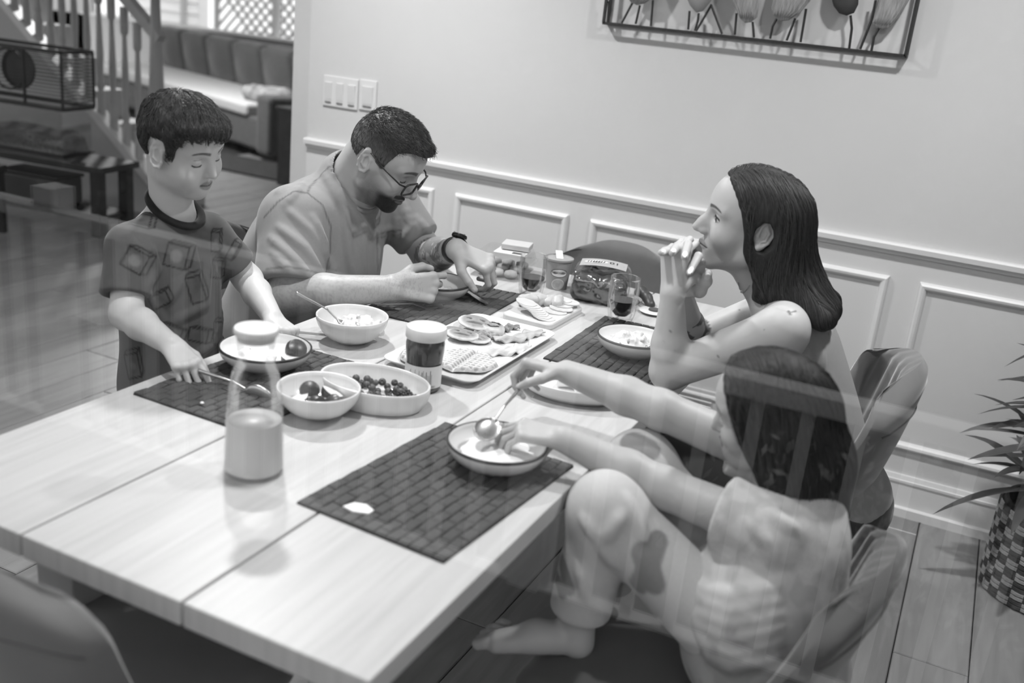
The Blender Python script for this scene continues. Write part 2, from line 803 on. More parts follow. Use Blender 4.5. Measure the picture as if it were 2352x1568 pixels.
def plank_mat():
    m = mat('floor_plank', .50, .33, var=.16, vscale=3.2, stretch=(9, .8, 1), det=6, dist=.8, bump=.12, bscale=30)
    nt = m.node_tree
    oi = nt.nodes.new('ShaderNodeObjectInfo')
    r = nt.nodes.new('ShaderNodeMapRange')
    r.inputs[3].default_value = .86
    r.inputs[4].default_value = 1.12
    nt.links.new(oi.outputs['Random'], r.inputs[0])
    mx = nt.nodes.new('ShaderNodeMix')
    mx.data_type = 'RGBA'
    mx.blend_type = 'MULTIPLY'
    mx.inputs[0].default_value = 1
    b = nt.nodes['Principled BSDF']
    src = b.inputs['Base Color'].links[0].from_socket
    nt.links.new(src, mx.inputs[6])
    nt.links.new(r.outputs[0], mx.inputs[7])
    nt.links.new(mx.outputs[2], b.inputs['Base Color'])
    # shift the grain from plank to plank
    tcn = [q for q in nt.nodes if q.type == 'TEX_COORD'][0]
    mp = [q for q in nt.nodes if q.type == 'MAPPING'][0]
    ad = nt.nodes.new('ShaderNodeVectorMath')
    ad.operation = 'MULTIPLY_ADD'
    cb = nt.nodes.new('ShaderNodeCombineXYZ')
    for k in range(3):
        nt.links.new(oi.outputs['Random'], cb.inputs[k])
    nt.links.new(cb.outputs[0], ad.inputs[0])
    ad.inputs[1].default_value = (37, 53, 11)
    nt.links.new(tcn.outputs['Object'], ad.inputs[2])
    nt.links.new(ad.outputs[0], mp.inputs['Vector'])
    return m


M_plank = plank_mat()
PW, PL = .187, 1.25
mbp = MB()
w, l, c = PW - .003, PL - .003, .0025
mbp.add([(-w / 2, -l / 2, -.016), (w / 2, -l / 2, -.016), (w / 2, l / 2, -.016), (-w / 2, l / 2, -.016),
         (-w / 2, -l / 2, -c), (w / 2, -l / 2, -c), (w / 2, l / 2, -c), (-w / 2, l / 2, -c),
         (-w / 2 + c, -l / 2 + c, 0), (w / 2 - c, -l / 2 + c, 0), (w / 2 - c, l / 2 - c, 0), (-w / 2 + c, l / 2 - c, 0)],
        [(0, 1, 5, 4), (1, 2, 6, 5), (2, 3, 7, 6), (3, 0, 4, 7), (4, 5, 9, 8), (5, 6, 10, 9), (6, 7, 11, 10), (7, 4, 8, 11), (8, 9, 10, 11)])
plank_me = mbp.mesh('plank')
plank_me.materials.append(M_plank)
rnd = random.Random(3)
i = 0
x = 1.27
while x > -5.9:
    off = [0, .42, .83, .21, .63][i % 5] * PL
    y = .55 - off
    while y < 7.6:
        yc = y + PL / 2
        lo_ok = y < WY or x < WX0 + .1
        if yc + PL / 2 > .62 and lo_ok and not (x > -3.0 and x < -2.4 and yc > WY + .9) and not (x < -3.4 and yc < 1.6):
            o = bpy.data.objects.new('plank', plank_me)
            COL.objects.link(o)
            o.parent = floor
            o.location = (x, yc, 0)
        y += PL
    x -= PW
    i += 1

# window wall with the glass pane the photograph looks through (its opening reaches the floor)
PY = .30
M_glass_pane = glass_mat('window_pane_glass', .042, 1.0, fres=False)
wr = struct(empty('window_1', (0, PY, 0)), 'large clear window pane between the deck and the dining room')
MB().box((-.4, 0, 1.2), (4.4, .006, 2.5)).build('pane', M_glass_pane, wr)
for cx in (-2.66, 1.86):
    MB().box((cx, 0, 1.2), (.12, .07, 2.5)).build('window_frame', M_trim, wr)
MB().box((-.4, 0, -.06), (4.64, .07, .06)).build('window_sill', M_trim, wr)
struct(MB().box((WX1 + .06, (PY + WY) / 2 + .06, CEIL / 2), (.12, WY - PY + .12, CEIL)).build('wall_right', M_wallup), 'pale grey side wall beyond the plant')
struct(MB().box((-4.2, 4.9, CEIL + .05), (13.0, 9.3, .1)).build('ceiling', M_ceil), 'white ceiling')

# ------------------------------------------------------------------ living room behind the opening
FY = 9.4       # far wall
M_far = mat('living_wall', .72, .7)
mbw = MB()
mbw.box((-7.6, FY + .06, .42), (7.2, .12, .84))
mbw.box((-5.2, FY + .06, 1.4), (2.4, .12, 2.1))
mbw.box((-10.75, FY + .06, 1.4), (.9, .12, 2.1))
mbw.box((-8.0, FY + .06, 2.38), (6.4, .12, .2))
struct(mbw.build('wall_far', M_far), 'far living room wall around the bright window')
M_outbright = mat('outdoor_white', .97, .8)
wr2 = struct(empty('window_2', (0, FY, .84)), 'bright living room window above the sofa')
for x in (-10.3, -9.6, -8.80, -7.45, -6.42):
    MB().box((x, .03, .72), (.055, .06, 1.44)).build('mullion', M_trim, wr2)
MB().box((-8.35, .0, .015), (3.95, .16, .03)).build('window_sill', M_trim, wr2)
MB().box((-8.35, .03, 1.42), (3.9, .06, .05)).build('window_frame', M_trim, wr2)
gp = glass_mat('living_window_glass', .05, 1.0, fres=False)
MB().box((-8.35, .05, .72), (3.85, .004, 1.4)).build('pane', gp, wr2)
# diagonal garden lattice outside
lat = empty('garden_lattice', (-8.75, FY + 1.5, .5), label='diagonal wooden garden lattice seen through the living room window', cat='fence')
M_lat = mat('lattice_wood', .62, .8)
fr = MB()
for a, b in (((-.85, 0, 0), (.85, 0, 0)), ((-.85, 0, 1.9), (.85, 0, 1.9)), ((-.85, 0, 0), (-.85, 0, 1.9)), ((.85, 0, 0), (.85, 0, 1.9)), ((.1, 0, 0), (.1, 0, 1.9))):
    fr.bar(a, b, .05, .06, up=(0, 1, 0))
fr.build('lattice_frame', M_lat, lat)
for s_ in (1, -1):
    k = -1.9
    while k < 1.75:
        x0, x1 = k, k + 1.9
        a, b = max(x0, -.85), min(x1, .85)
        if b - a > .12:
            za, zb = a - k, b - k
            if s_ < 0:
                za, zb = 1.9 - za, 1.9 - zb
            MB().bar((a, .012 * s_, za), (b, .012 * s_, zb), .006, .04, up=(0, 0, 1)).build('lattice_slat', M_lat, lat)
        k += .15
hs = empty('neighbour_house', (-11.2, FY + 2.2, -.2), label='pale sided house wall seen through the living room window', cat='building')
MB().box((0, .1, 1.5), (1.3, .2, 3.0)).build('house_wall', M_outbright, hs)
for k in range(19):
    MB().bar((-.65, -.012, .1 + k * .15), (.65, -.012, .1 + k * .15), .024, .13, up=(0, .25, 1)).build('siding_board', M_outbright, hs)
struct(MB().box((-5.5, FY + 6, -.3), (40, 11.8, .1)).build('ground_garden', mat('garden_ground', .55, .9, var=.1)), 'bright garden ground outside the living room')

# sofa
M_sofa = mat('sofa_fabric', .31, .9, var=.06, vscale=40, bump=.3, bscale=400, sheen=.3)
M_sofa_seat = mat('sofa_seat_fabric', .80, .9, var=.03, vscale=30)
def cushion(name, c, h, rad, rz, m, parent, puff=.03):
    s = Sdf()
    s.box((0, 0, 0), h, rad, 0)
    s.ell((0, 0, 0), (h[0] * .9, h[1] + puff, h[2] * .9), .05)
    V, F = s.mesh(-v3(h) - puff - .03, v3(h) + puff + .03, .02)
    return link(name, np_mesh(name, V, F), m, parent, loc=c, rot=(0, 0, rz))


sf = empty('sofa', (-5.75, 7.05, 0), math.radians(180 - 21), label='dark grey sectional sofa with pale seat cushion below the window', cat='sofa')
# local x runs along the sofa (away from the arm), local -y towards its back
bevel(MB().box((1.75, -.42, .20), (3.6, .86, .28)).build('base', M_sofa, sf), .03)
bevel(MB().box((1.85, -.36, .385), (3.4, .78, .11)).build('seat_cushion', M_sofa_seat, sf), .03, 3)
bevel(MB().box((1.75, -.92, .42), (3.6, .16, .62)).build('back_frame', M_sofa, sf), .03)
bevel(MB().box((-.16, -.44, .30), (.24, .98, .50)).build('arm', M_sofa, sf), .04, 3)
for k in range(6):
    c = cushion('back_cushion', (.30 + k * .56, -.76, .64), (.275, .09, .23), .06, 0, M_sofa, sf)
    c.rotation_euler = (math.radians(-9), 0, 0)
th = empty('throw_blanket', (-5.85, 7.37, .44), math.radians(160), label='crumpled patterned throw blanket on the sofa beside its arm', cat='blanket')
s = Sdf()
for k in range(9):
    a = rnd.uniform(-.22, .2), rnd.uniform(-.12, .12)
    s.ell((a[0] + .1, a[1], .05 + .02 * rnd.random()), (rnd.uniform(.10, .18), .07, .07), .03)
s.func(lambda P: .02 * (noise3(P * 22) - .5), (0, 0, 0), 1, '~')
V, F = s.mesh((-.45, -.35, -.02), (.5, .35, .2), .015)
me = np_mesh('throw', V, F)
link('folds', me, mat('throw_fabric', .62, .9, var=.45, vscale=14), th)
rug = MB().box((-4.9, 6.62, .008), (2.4, .6, .014)).build('area_rug', mat('rug_dark', .17, .95, var=.2, vscale=20))
tag(rug, 'dark area rug on the floor in front of the sofa', 'rug')
bt = empty('side_cabinet', (-4.78, 6.35, 0), math.radians(-12), label='black side cabinet standing by the end of the dining room wall', cat='cabinet')
MB().box((.3, 0, .30), (.62, .40, .56)).build('body', M_black, bt)
bevel(MB().box((.3, 0, .59), (.66, .44, .025)).build('top', M_black, bt))
struct(MB().box((-2.58, 5.9, 1.2), (.12, 4.9, 2.5)).build('wall_passage', M_wallup), 'pale wall running back beside the living room')

# ------------------------------------------------------------------ stairs
SY = 4.75
M_stair = mat('stair_white', .70, .5)
stairs = empty('staircase', (0, 0, 0), label='white wooden staircase with turned balusters rising beside the sofa', cat='staircase')
xs0 = -4.64
slope = .79
def strz(x):
    return .13 + (xs0 - x) * slope
mb = MB()
prof = [(xs0 + .02, 0), (xs0 + .02, strz(xs0)), (xs0 - 2.4, strz(xs0 - 2.4)), (xs0 - 2.4, 0)]
mb.prism(prof, 0, .06, M=Matrix(((1, 0, 0, 0), (0, 0, 1, SY), (0, 1, 0, 0), (0, 0, 0, 1))))
mb.build('stair_wall', M_stair, stairs)
mb = MB().bar((xs0 + .04, SY + .03, strz(xs0) + .0), (xs0 - 2.4, SY + .03, strz(xs0 - 2.4)), .1, .05)
mb.build('stringer_cap', M_trim, stairs)
for k in range(9):
    xx = xs0 - .12 - k * .235
    MB().box((xx - .1, SY + .28, strz(xx) - .12), (.30, .44, .03)).build('tread', M_stair, stairs)
    MB().box((xx + .03, SY + .28, strz(xx) - .21), (.02, .44, .17)).build('riser', M_stair, stairs)
def turned(name, x, y, z0, h, r, parent):
    pr = [(r * 1.25, 0), (r * 1.25, h * .18), (r * .8, h * .2), (r * 1.2, h * .23), (r * .75, h * .27), (r * 1.1, h * .45), (r * .75, h * .72), (r * .65, h * .80),
          (r * 1.1, h * .82), (r * 1.2, h * .84), (r * 1.2, h)]
    MB().lathe(pr, 14, (x, y, z0)).build(name, M_stair, parent, smooth=True)
for yy in (SY + .03,):
    for k in range(12):
        xx = xs0 - .19 - k * .105
        turned('baluster', xx, yy, strz(xx) + .02, .86, .021, stairs)
    MB().bar((xs0, yy, strz(xs0) + .95), (xs0 - 2.4, yy, strz(xs0 - 2.4) + .95), .06, .06).build('handrail', M_stair, stairs)
    turned('newel_post', xs0 - .04, yy, strz(xs0) - .1, 1.62, .042, stairs)

# small animal tank on a black table by the stairs
TX, TY = -4.47, 4.16
tt = empty('pet_table', (TX, TY, 0), math.radians(8), label='low black open table carrying the pet tank by the stairs', cat='table')
for lx, ly in ((-.03, -.02), (-.03, .22), (-1.35, -.02), (-1.35, .22)):
    MB().box((lx, ly, .185), (.06, .06, .37)).build('leg', M_black, tt)
MB().box((-.69, .10, .387), (1.44, .34, .035)).build('top', M_black, tt)
MB().box((-.69, .10, .10), (1.34, .26, .03)).build('shelf', M_black, tt)
tk = empty('pet_tank', (TX - .33, TY + .01, .405), math.radians(8), label='small animal tank with bedding and a dark wire cage on top', cat='tank')
M_tg = glass_mat('tank_glass', .12, .95, fres=False)
for a, b in (((-.36, 0, .13), (.72, .004, .26)), ((-.36, .24, .13), (.72, .004, .26)), ((0, .12, .13), (.004, .24, .26)), ((-.72, .12, .13), (.004, .24, .26))):
    MB().box(a, b).build('glass_panel', M_tg, tk)
s = Sdf().box((-.36, .12, .05), (.35, .11, .055), .02)
s.func(lambda P: .05 * (noise3(P * 9) - .5), (-.36, .18, .05), 1, '~')
V, F = s.mesh((-.75, -.03, -.01), (.03, .4, .17), .012)
tag(link('bedding', np_mesh('bedding', V, F), mat('bedding', .42, 1, var=.4, vscale=60), tk), kind='stuff')
MB().box((-.36, .12, .005), (.74, .26, .01)).build('tank_base', M_black, tk)
fr = MB()
for zz in (.27, .585):
    for a, b in (((-.74, -.01), (.02, -.01)), ((.02, -.01), (.02, .25)), ((.02, .25), (-.74, .25)), ((-.74, .25), (-.74, -.01))):
        fr.bar((a[0], a[1], zz), (b[0], b[1], zz), .014, .02)
for a in ((-.74, -.01), (.02, -.01), (.02, .25), (-.74, .25), (-.24, -.01), (-.52, -.01)):
    fr.bar((a[0], a[1], .27), (a[0], a[1], .585), .012, .012)
fr.build('cage_frame', M_black, tk)
wires = MB()
for k in range(15):
    zz = .285 + k * .0200
    wires.bar((-.74, -.01, zz), (.02, -.01, zz), .0045, .0045)
    wires.bar((.02, -.01, zz), (.02, .25, zz), .0045, .0045)
    wires.bar((-.74, .25, zz), (.02, .25, zz), .0045, .0045)
tag(wires.build('cage_wires', M_black, tk), kind='stuff')
whl = MB()
ring = [(-.47 + .115 * math.cos(a), .12, .44 + .115 * math.sin(a)) for a in np.linspace(0, 2 * math.pi, 25)]
whl.tube(ring, .008, 6, caps=False)
whl.tube([(p[0], .20, p[2]) for p in ring], .008, 6, caps=False)
whl.lathe([(0, 0), (.11, 0)], 24)
for k in range(len(whl.v) - 25, len(whl.v)):
    p = whl.v[k]
    whl.v[k] = (p[0] - .47, .205, p[1] + .44)
whl.build('running_wheel', mat('dark_plastic', .2, .5), tk)
cb = empty('storage_box', (-5.0, 4.18, .116), .14, label='dark open storage box on the lower shelf of the pet table', cat='box')
bevel(MB().box((0, 0, .08), (.42, .20, .16)).build('body', mat('dark_plastic', .2, .5), cb), .015)
bevel(MB().box((0, 0, .17), (.44, .22, .02)).build('lid', M_black, cb), .008)
bk = empty('black_stool', (-4.55, 3.55, 0), .3, label='low black stool at the edge of the picture beside the pet table', cat='stool')
bevel(MB().box((0, 0, .36), (.42, .36, .05)).build('seat', M_black, bk), .01)
for lx in (-.18, .18):
    for ly in (-.15, .15):
        MB().box((lx, ly, .17), (.035, .035, .34)).build('leg', M_black, bk)
bk.location = (-5.02, 3.62, 0)

# ------------------------------------------------------------------ wall fittings
def switch_plate(px_l, px_r, z0, z1, n, label):
    t = empty('light_switch', ((px_l + px_r) / 2, WY, (z0 + z1) / 2), label=label, cat='light switch', group='light switches on the back wall')
    w, h = px_r - px_l, z1 - z0
    bevel(MB().box((0, -.004, 0), (w, .008, h)).build('plate', M_white_plastic, t), .003)
    gw = w / n
    for k in range(n):
        x = -w / 2 + gw * (k + .5)
        R = Matrix.Rotation(math.radians(5), 3, 'X')
        bevel(MB().box((x, -.009, 0), (gw * .62, .006, h * .60), R=R).build('rocker', M_white_plastic, t), .002)
        MB().box((x, -.0095, -h * .36), (gw * .5, .004, .006)).build('indicator_slot', mat('slot_grey', .45, .5), t)
switch_plate(-2.440, -2.276, 1.044, 1.162, 3, 'wide white switch plate with three rockers near the wall end')
switch_plate(-2.268, -2.190, 1.050, 1.166, 1, 'narrow single white switch plate beside the wide one')
vt = empty('wall_vent', (-.83, WY, .185), label='small white louvred air vent low on the wainscot behind the woman', cat='vent')
bevel(MB().box((0, -.005, 0), (.30, .010, .16)).build('frame', M_white_plastic, vt), .003)
for k in range(7):
    MB().box((0, -.012, -.055 + k * .018), (.25, .006, .011), R=Matrix.Rotation(.5, 3, 'X')).build('louvre', M_white_plastic, vt)

# wall art: black wire box frame with leaf shaped pods
ax0, ax1, az0, az1, ad = -1.278, -.304, 1.470, 2.02, .045
art = empty('wall_art', ((ax0 + ax1) / 2, WY, az0), label='black wire frame wall art with flat leaf shapes on stems', cat='wall art')
M_artm = mat('art_black', .12, .5)
M_pod = [mat('pod_ribbed', .56, .7, var=.25, vscale=60, stretch=(4, 1, .5), bump=.5, bscale=90), mat('pod_plain', .52, .6, var=.06, vscale=10), mat('pod_dark', .2, .6, var=.2, vscale=40)]
aw, ah = ax1 - ax0, az1 - az0
fr = MB()
for yy in (-.006, -ad):
    for a, b in (((-aw / 2, 0), (aw / 2, 0)), ((-aw / 2, ah), (aw / 2, ah)), ((-aw / 2, 0), (-aw / 2, ah)), ((aw / 2, 0), (aw / 2, ah))):
        fr.bar((a[0], yy, a[1]), (b[0], yy, b[1]), .009, .009, up=(0, 1, 0))
for sx in (-1, 1):
    for zz in (0, ah):
        fr.bar((sx * aw / 2, -ad, zz), (sx * aw / 2, 0, zz), .009, .009)
fr.build('frame', M_artm, art)
def apx(px, py):
    p = at(px, py, y=WY - ad)
    return p[0] - (ax0 + ax1) / 2, p[2] - az0
for pts in ([(1398, 3), (1395, 51)], [(1452, 6), (1427, 53)], [(1469, 12), (1459, 55)], [(1499, 0), (1494, 60)], [(1583, 25), (1580, 68)], [(1604, 30), (1602, 48), (1595, 71)],
            [(1634, 10), (1598, 71)], [(1633, 12), (1658, 78)], [(1691, 30), (1687, 80)], [(1728, 50), (1731, 86)], [(1785, 40), (1774, 60), (1768, 89)], [(1826, 42), (1806, 93)],
            [(1851, 20), (1838, 97)], [(1953, 35), (1956, 65), (1950, 111)], [(2011, 0), (2002, 45), (1975, 113)], [(2020, 62), (2007, 85), (2001, 117)]):
    q = [apx(*p) for p in pts]
    MB().tube([(p[0], -ad + .004, p[1]) for p in q], .0042, 6).build('stem', M_artm, art)
def pod(outline, mi, ridge):
    q = [apx(*p) for p in outline]
    n = len(q)
    cx, cz = sum(p[0] for p in q) / n, sum(p[1] for p in q) / n
    vs, fs = [], []
    for f, dep in ((1, 0), (.93, .006), (.6, .011), (.25, .013)):
        for p in q:
            vs.append((cx + (p[0] - cx) * f, -ad - .004 - dep, cz + (p[1] - cz) * f))
    for a in range(3):
        for k in range(n):
            fs.append((a * n + k, a * n + (k + 1) % n, (a + 1) * n + (k + 1) % n, (a + 1) * n + k))
    fs.append(tuple(range(3 * n, 4 * n)))
    fs.append(tuple(range(n - 1, -1, -1)))
    MB().add(vs, fs).build('pod', M_pod[mi], art, auto=50)
    if ridge:
        zs = np.linspace(min(p[1] for p in q), max(p[1] for p in q), 14)[1:-1]
        rows = []
        for zz in zs:
            xs_ = []
            for k in range(n):
                a, b = q[k], q[(k + 1) % n]
                if (a[1] - zz) * (b[1] - zz) < 0:
                    xs_.append(a[0] + (b[0] - a[0]) * (zz - a[1]) / (b[1] - a[1]))
            if len(xs_) >= 2:
                rows.append((min(xs_), max(xs_), zz))
        for f in np.linspace(-.8, .8, 8):
            pts = [((x0 + x1) / 2 + f * (x1 - x0) / 2, -ad - .005 - .011 * (1 - f * f) ** .5, zz) for x0, x1, zz in rows]
            MB().tube(pts, .0019, 5).build('rib', M_pod[mi], art, smooth=True)
top = -95
pod([(1568, top), (1560, -60), (1572, -20), (1585, 12), (1600, 29), (1615, 26), (1634, 3), (1646, -30), (1650, -70), (1640, top)], 1, False)
pod([(1440, -10), (1450, 6), (1464, 12), (1482, 8), (1500, -4), (1520, -40), (1505, top), (1450, top)], 0, True)
pod([(1672, -30), (1683, 5), (1700, 42), (1712, 53), (1726, 51), (1740, 40), (1744, 10), (1738, -30), (1720, top), (1680, -85)], 0, True)
pod([(1772, 18), (1776, 36), (1792, 49), (1812, 47), (1838, 30), (1862, 2), (1885, -40), (1870, top), (1810, -90), (1785, -30)], 0, True)
pod([(1909, -8), (1915, 14), (1928, 31), (1945, 36), (1962, 30), (1972, 10), (1973, -15), (1960, -60), (1935, -80), (1915, -50)], 2, False)
pod([(2003, 52), (2012, 63), (2030, 68), (2045, 62), (2068, 35), (2095, -10), (2110, -60), (2085, top), (2050, -60), (2020, 0)], 0, True)
# ------------------------------------------------------------------ dining table
TX0, S2, S1, TX1 = -1.386, -1.098, -.805, -.518
TY0, TY1 = .853, 2.795
M_table = mat('table_wood', .72, .38, var=.10, vscale=5.5, stretch=(11, .55, 1), det=6, dist=.4, bump=.05, bscale=40)
M_tleg = mat('table_leg_wood', .62, .5, var=.06, vscale=6, stretch=(3, 3, .5))
tb = empty('dining_table', ((TX0 + TX1) / 2, (TY0 + TY1) / 2, 0), label='long pale wood dining table made of three wide boards', cat='table')
ox, oy = tb.location[0], tb.location[1]
for a, b in ((TX0, S2 - .002), (S2 + .002, S1 - .002), (S1 + .002, TX1)):
    o = MB().box(((a + b) / 2 - ox, 0, TZ - .0185), (b - a, TY1 - TY0, .037)).build('board', M_table, tb)
    bevel(o, .0025)
for lx in (TX0 + .16, TX1 - .16):
    for ly in (TY0 + .20, TY1 - .28):
        o = MB().box((lx - ox, ly - oy, .345), (.07, .07, .69), taper=1.25).build('leg', M_tleg, tb)
        bevel(o, .004)
for lx in (TX0 + .16, TX1 - .16):
    MB().box((lx - ox, 0, .665), (.03, TY1 - TY0 - .55, .06)).build('apron', M_tleg, tb)
for ly in (TY0 + .20, TY1 - .28):
    MB().box((0, ly - oy, .665), (TX1 - TX0 - .36, .03, .06)).build('apron', M_tleg, tb)

# ------------------------------------------------------------------ chairs (local: sitter faces +x)
M_velvet = mat('chair_velvet', .40, .85, var=.10, vscale=5, sheen=.5, bump=.15, bscale=500)
M_velvet_d = mat('chair_velvet_dark', .30, .85, var=.10, vscale=5, sheen=.4, bump=.15, bscale=500)
M_legblk = mat('chair_leg_black', .06, .5)


def chair_back(m, parent, chan=9, top=.845, wing=.085, seam=True, wmax=.235, rec=.05):
    nu, nv = 46, 26
    z0 = .43
    H = top - z0

    def wid(v):
        w = .165 + (wmax - .165) * float(ss(0, .55, v))
        if v > .78:
            t = (v - .78) / .22
            w *= (max(1e-3, 1 - t ** 3.2 * .42))
        return w

    def topz(u, v):
        return z0 + H * v - .045 * (abs(u) ** 3) * float(ss(.5, 1, v)) + .02 * float(ss(.6, 1, v))

    def base(u, v):
        w = wid(v)
        y = u * w
        x = -.20 - rec * v + .02 * v * v + wing * (abs(u) ** 2.2) * (1 - .25 * v)
        return x, y, topz(u, v)

    def fr(u, v):
        x, y, z = base(u, v)
        e = min(1, (1 - abs(u)) / .10, (1 - v) / .07) ** .5 if (abs(u) < 1 and v < 1) else 0
        ch = .010 * abs(math.sin(u * math.pi * chan / 2)) ** .6 * min(1, (1 - abs(u)) * 8) if chan else 0
        return (x + (.022 * e + ch * e), y, z)

    def bk(u, v):
        x, y, z = base(u, v)
        e = min(1, (1 - abs(u)) / .10, (1 - v) / .07) ** .5 if (abs(u) < 1 and v < 1) else 0
        return (x - .024 * e, y, z)
    mb = MB()
    mb.grid(lambda a, b: fr(a * 2 - 1, b), nu, nv)
    o = len(mb.v)
    mb.grid(lambda a, b: bk(1 - a * 2, b), nu, nv)
    mb.v = [(p[0], p[1], p[2]) for p in mb.v]
    b = mb.build('backrest', m, parent, smooth=True)
    if seam:
        pts = []
        for i in range(30):
            u = -.93 + 1.86 * i / 29
            x, y, z = bk(u, .80)
            pts.append((x - .001, y, z))
        MB().tube(pts, .0022, 5).build('piping', M_velvet_d, b, smooth=True)
    return b


def make_chair(m, label, loc, rz, chan=9, group='upholstered dining chairs', **kw):
    t = empty('dining_chair', loc, rz, label=label, cat='chair', group=group)
    s = Sdf()
    s.box((0.0, 0, .435), (.215, .215, .045), .04)
    s.ell((.02, 0, .45), (.20, .205, .055), .03)
    V, F = s.mesh((-.25, -.25, .37), (.27, .25, .53), .012)
    link('seat', np_mesh('seat', V, F), m, t)
    chair_back(m, t, chan, **kw)
    for sx, sy in ((1, 1), (1, -1), (-1, 1), (-1, -1)):
        MB().bar((sx * .15, sy * .15, .41), (sx * .205, sy * .20, .0), .030, .030, up=(1, 0, 0)).build('leg', M_legblk, t)
    MB().box((0, 0, .40), (.34, .34, .02)).build('seat_frame', M_legblk, t)
    return t


make_chair(M_velvet, 'grey channel-stitched velvet chair the woman in the tank top sits on', (-.345, 2.20, 0), math.radians(180 + 10), chan=9, top=.855, wing=.11, rec=.13)
make_chair(M_velvet_d, 'dark grey shell chair the long-haired girl sits on', (-.315, 1.545, 0), math.radians(180 - 4), chan=9, top=.83, wing=.07, rec=.14).scale = (1, 1, .9)
make_chair(M_velvet, 'grey velvet chair pulled up to the near end of the table', (-1.055, .965, 0), math.radians(90), chan=0, top=.825, wing=.09, wmax=.25, rec=.13)
make_chair(M_velvet, 'empty grey velvet chair tucked in at the far end of the table', (-.985, 2.80, 0), math.radians(-90), chan=0, top=.80, wing=.05)
make_chair(M_velvet_d, 'dark grey chair the bearded man in glasses sits on', (-1.80, 2.24, 0), math.radians(0), chan=9, top=.80)

# ------------------------------------------------------------------ potted plant
px0, py0 = .415, 3.10
pt = empty('potted_plant', (px0, py0, 0), label='leafy potted palm in a checkered woven basket on the floor', cat='plant')
pr = [(0, 0), (.155, 0), (.165, .02), (.168, .15), (.162, .27), (.158, .285), (.150, .285), (.148, .24), (0, .235)]
MB().lathe(pr, 40).build('basket', mat('basket_dark', .16, .8), pt, smooth=False)
M_weave = [mat('weave_light', .55, .7, var=.3, vscale=90, stretch=(1, 1, 8)), mat('weave_dark', .20, .8, var=.2, vscale=90)]
wm = []
for mi in (0, 1):
    mb = MB()
    for q in (0, 1):
        zc = (q - .5) * .0135
        for a, b in ((-.018, -.009), (-.009, 0), (0, .009), (.009, .018)):
            pass
        n = 5
        vs, fs = [], []
        for i in range(n):
            y = -.0185 + .037 * i / (n - 1)
            bul = .004 * (1 - (2 * i / (n - 1) - 1) ** 2)
            vs += [(0, y, zc - .0062), (.0022 + bul, y, zc - .004), (.0022 + bul, y, zc + .004), (0, y, zc + .0062)]
        for i in range(n - 1):
            for k in range(3):
                fs.append((i * 4 + k, (i + 1) * 4 + k, (i + 1) * 4 + k + 1, i * 4 + k + 1))
        mb.add(vs, fs)
    me = mb.mesh('weave')
    me.materials.append(M_weave[mi])
    wm.append(me)
for r_ in range(10):
    for k in range(28):
        a = 2 * math.pi * k / 28
        o = bpy.data.objects.new('weave_strip', wm[(k + r_) % 2])
        COL.objects.link(o)
        o.parent = pt
        rr = .1665
        o.location = (rr * math.cos(a), rr * math.sin(a), .018 + r_ * .0272)
        o.rotation_euler = (0, 0, a)
M_leaf = mat('plant_leaf', .22, .4, var=.2, vscale=30)
rl = random.Random(11)


def leaf_geo(mb, base, d, L, w, droop):
    d = Vector(d).normalized()
    side = d.cross(Vector((0, 0, 1)))
    if side.length < .1:
        side = Vector((1, 0, 0))
    side.normalize()
    up = side.cross(d)
    n = 9
    vs, fs = [], []
    for i in range(n):
        t = i / (n - 1)
        p = Vector(base) + d * (L * t) + Vector((0, 0, -droop * L * t * t))
        ww = w * (math.sin(math.pi * min(1, t * .93 + .07)) ** .8)
        vs += [p - side * ww + up * ww * .35, p, p + side * ww + up * ww * .35]
    for i in range(n - 1):
        fs += [(i * 3, i * 3 + 1, i * 3 + 4, i * 3 + 3), (i * 3 + 1, i * 3 + 2, i * 3 + 5, i * 3 + 4)]
    mb.add(vs, fs)


MB().lathe([(0, .0), (.145, 0)], 30, (0, 0, .242)).build('soil', mat('soil', .12, 1), pt)
for k, (sx, sy, h) in enumerate([(-.06, -.02, .34), (.04, .03, .48), (-.03, .06, .62), (.07, -.05, .40), (0.0, 0, .75), (-.09, .05, .25), (-.10, -.06, .16), (-.05, -.09, .45)]):
    MB().tube([(sx * .5, sy * .5, .24), (sx, sy, .24 + h * .5), (sx * 1.1, sy * 1.1, .24 + h)], [.009, .008, .006], 7).build('stem', M_leaf, pt, smooth=True)
    nl = 19
    for j in range(nl):
        a = j * 2.4 + k
        el = rl.uniform(-.25, .95)
        hh = .24 + h * (0.55 + .45 * rl.random())
        mb = MB()
        leaf_geo(mb, (sx, sy, hh), (math.cos(a) * math.cos(el), math.sin(a) * math.cos(el), math.sin(el)), rl.uniform(.17, .27), rl.uniform(.015, .023), rl.uniform(.05, .45))
        mb.build('leaf', M_leaf, pt, smooth=True)

# ------------------------------------------------------------------ placemats
M_mat_piece = mat('placemat_fibre', .26, .8, var=.14, vscale=300, stretch=(1, .1, 1), bump=.25, bscale=900)
M_mat_base = mat('placemat_base', .13, .9)
MW, ML = .275, .415
NCOL, NROW = 13, 12
pw, pl = MW / NCOL, ML / NROW
mb = MB()
a, b, h = pw / 2 - .0008, pl / 2 - .0008, .0042
vs = []
for zz, ix, iy in ((0, 0, 0), (h * .6, 0, 0), (h, .0022, .004)):
    for sx, sy in ((-1, -1), (1, -1), (1, 1), (-1, 1)):
        vs.append((sx * (a - ix), sy * (b - iy), zz))
fs = [(8, 9, 10, 11)]
for q in (0, 4):
    fs += [(q + k, q + (k + 1) % 4, q + 4 + (k + 1) % 4, q + 4 + k) for k in range(4)]
piece_me = MB().add(vs, fs).mesh('strip_piece')
piece_me.materials.append(M_mat_piece)
mb = MB()
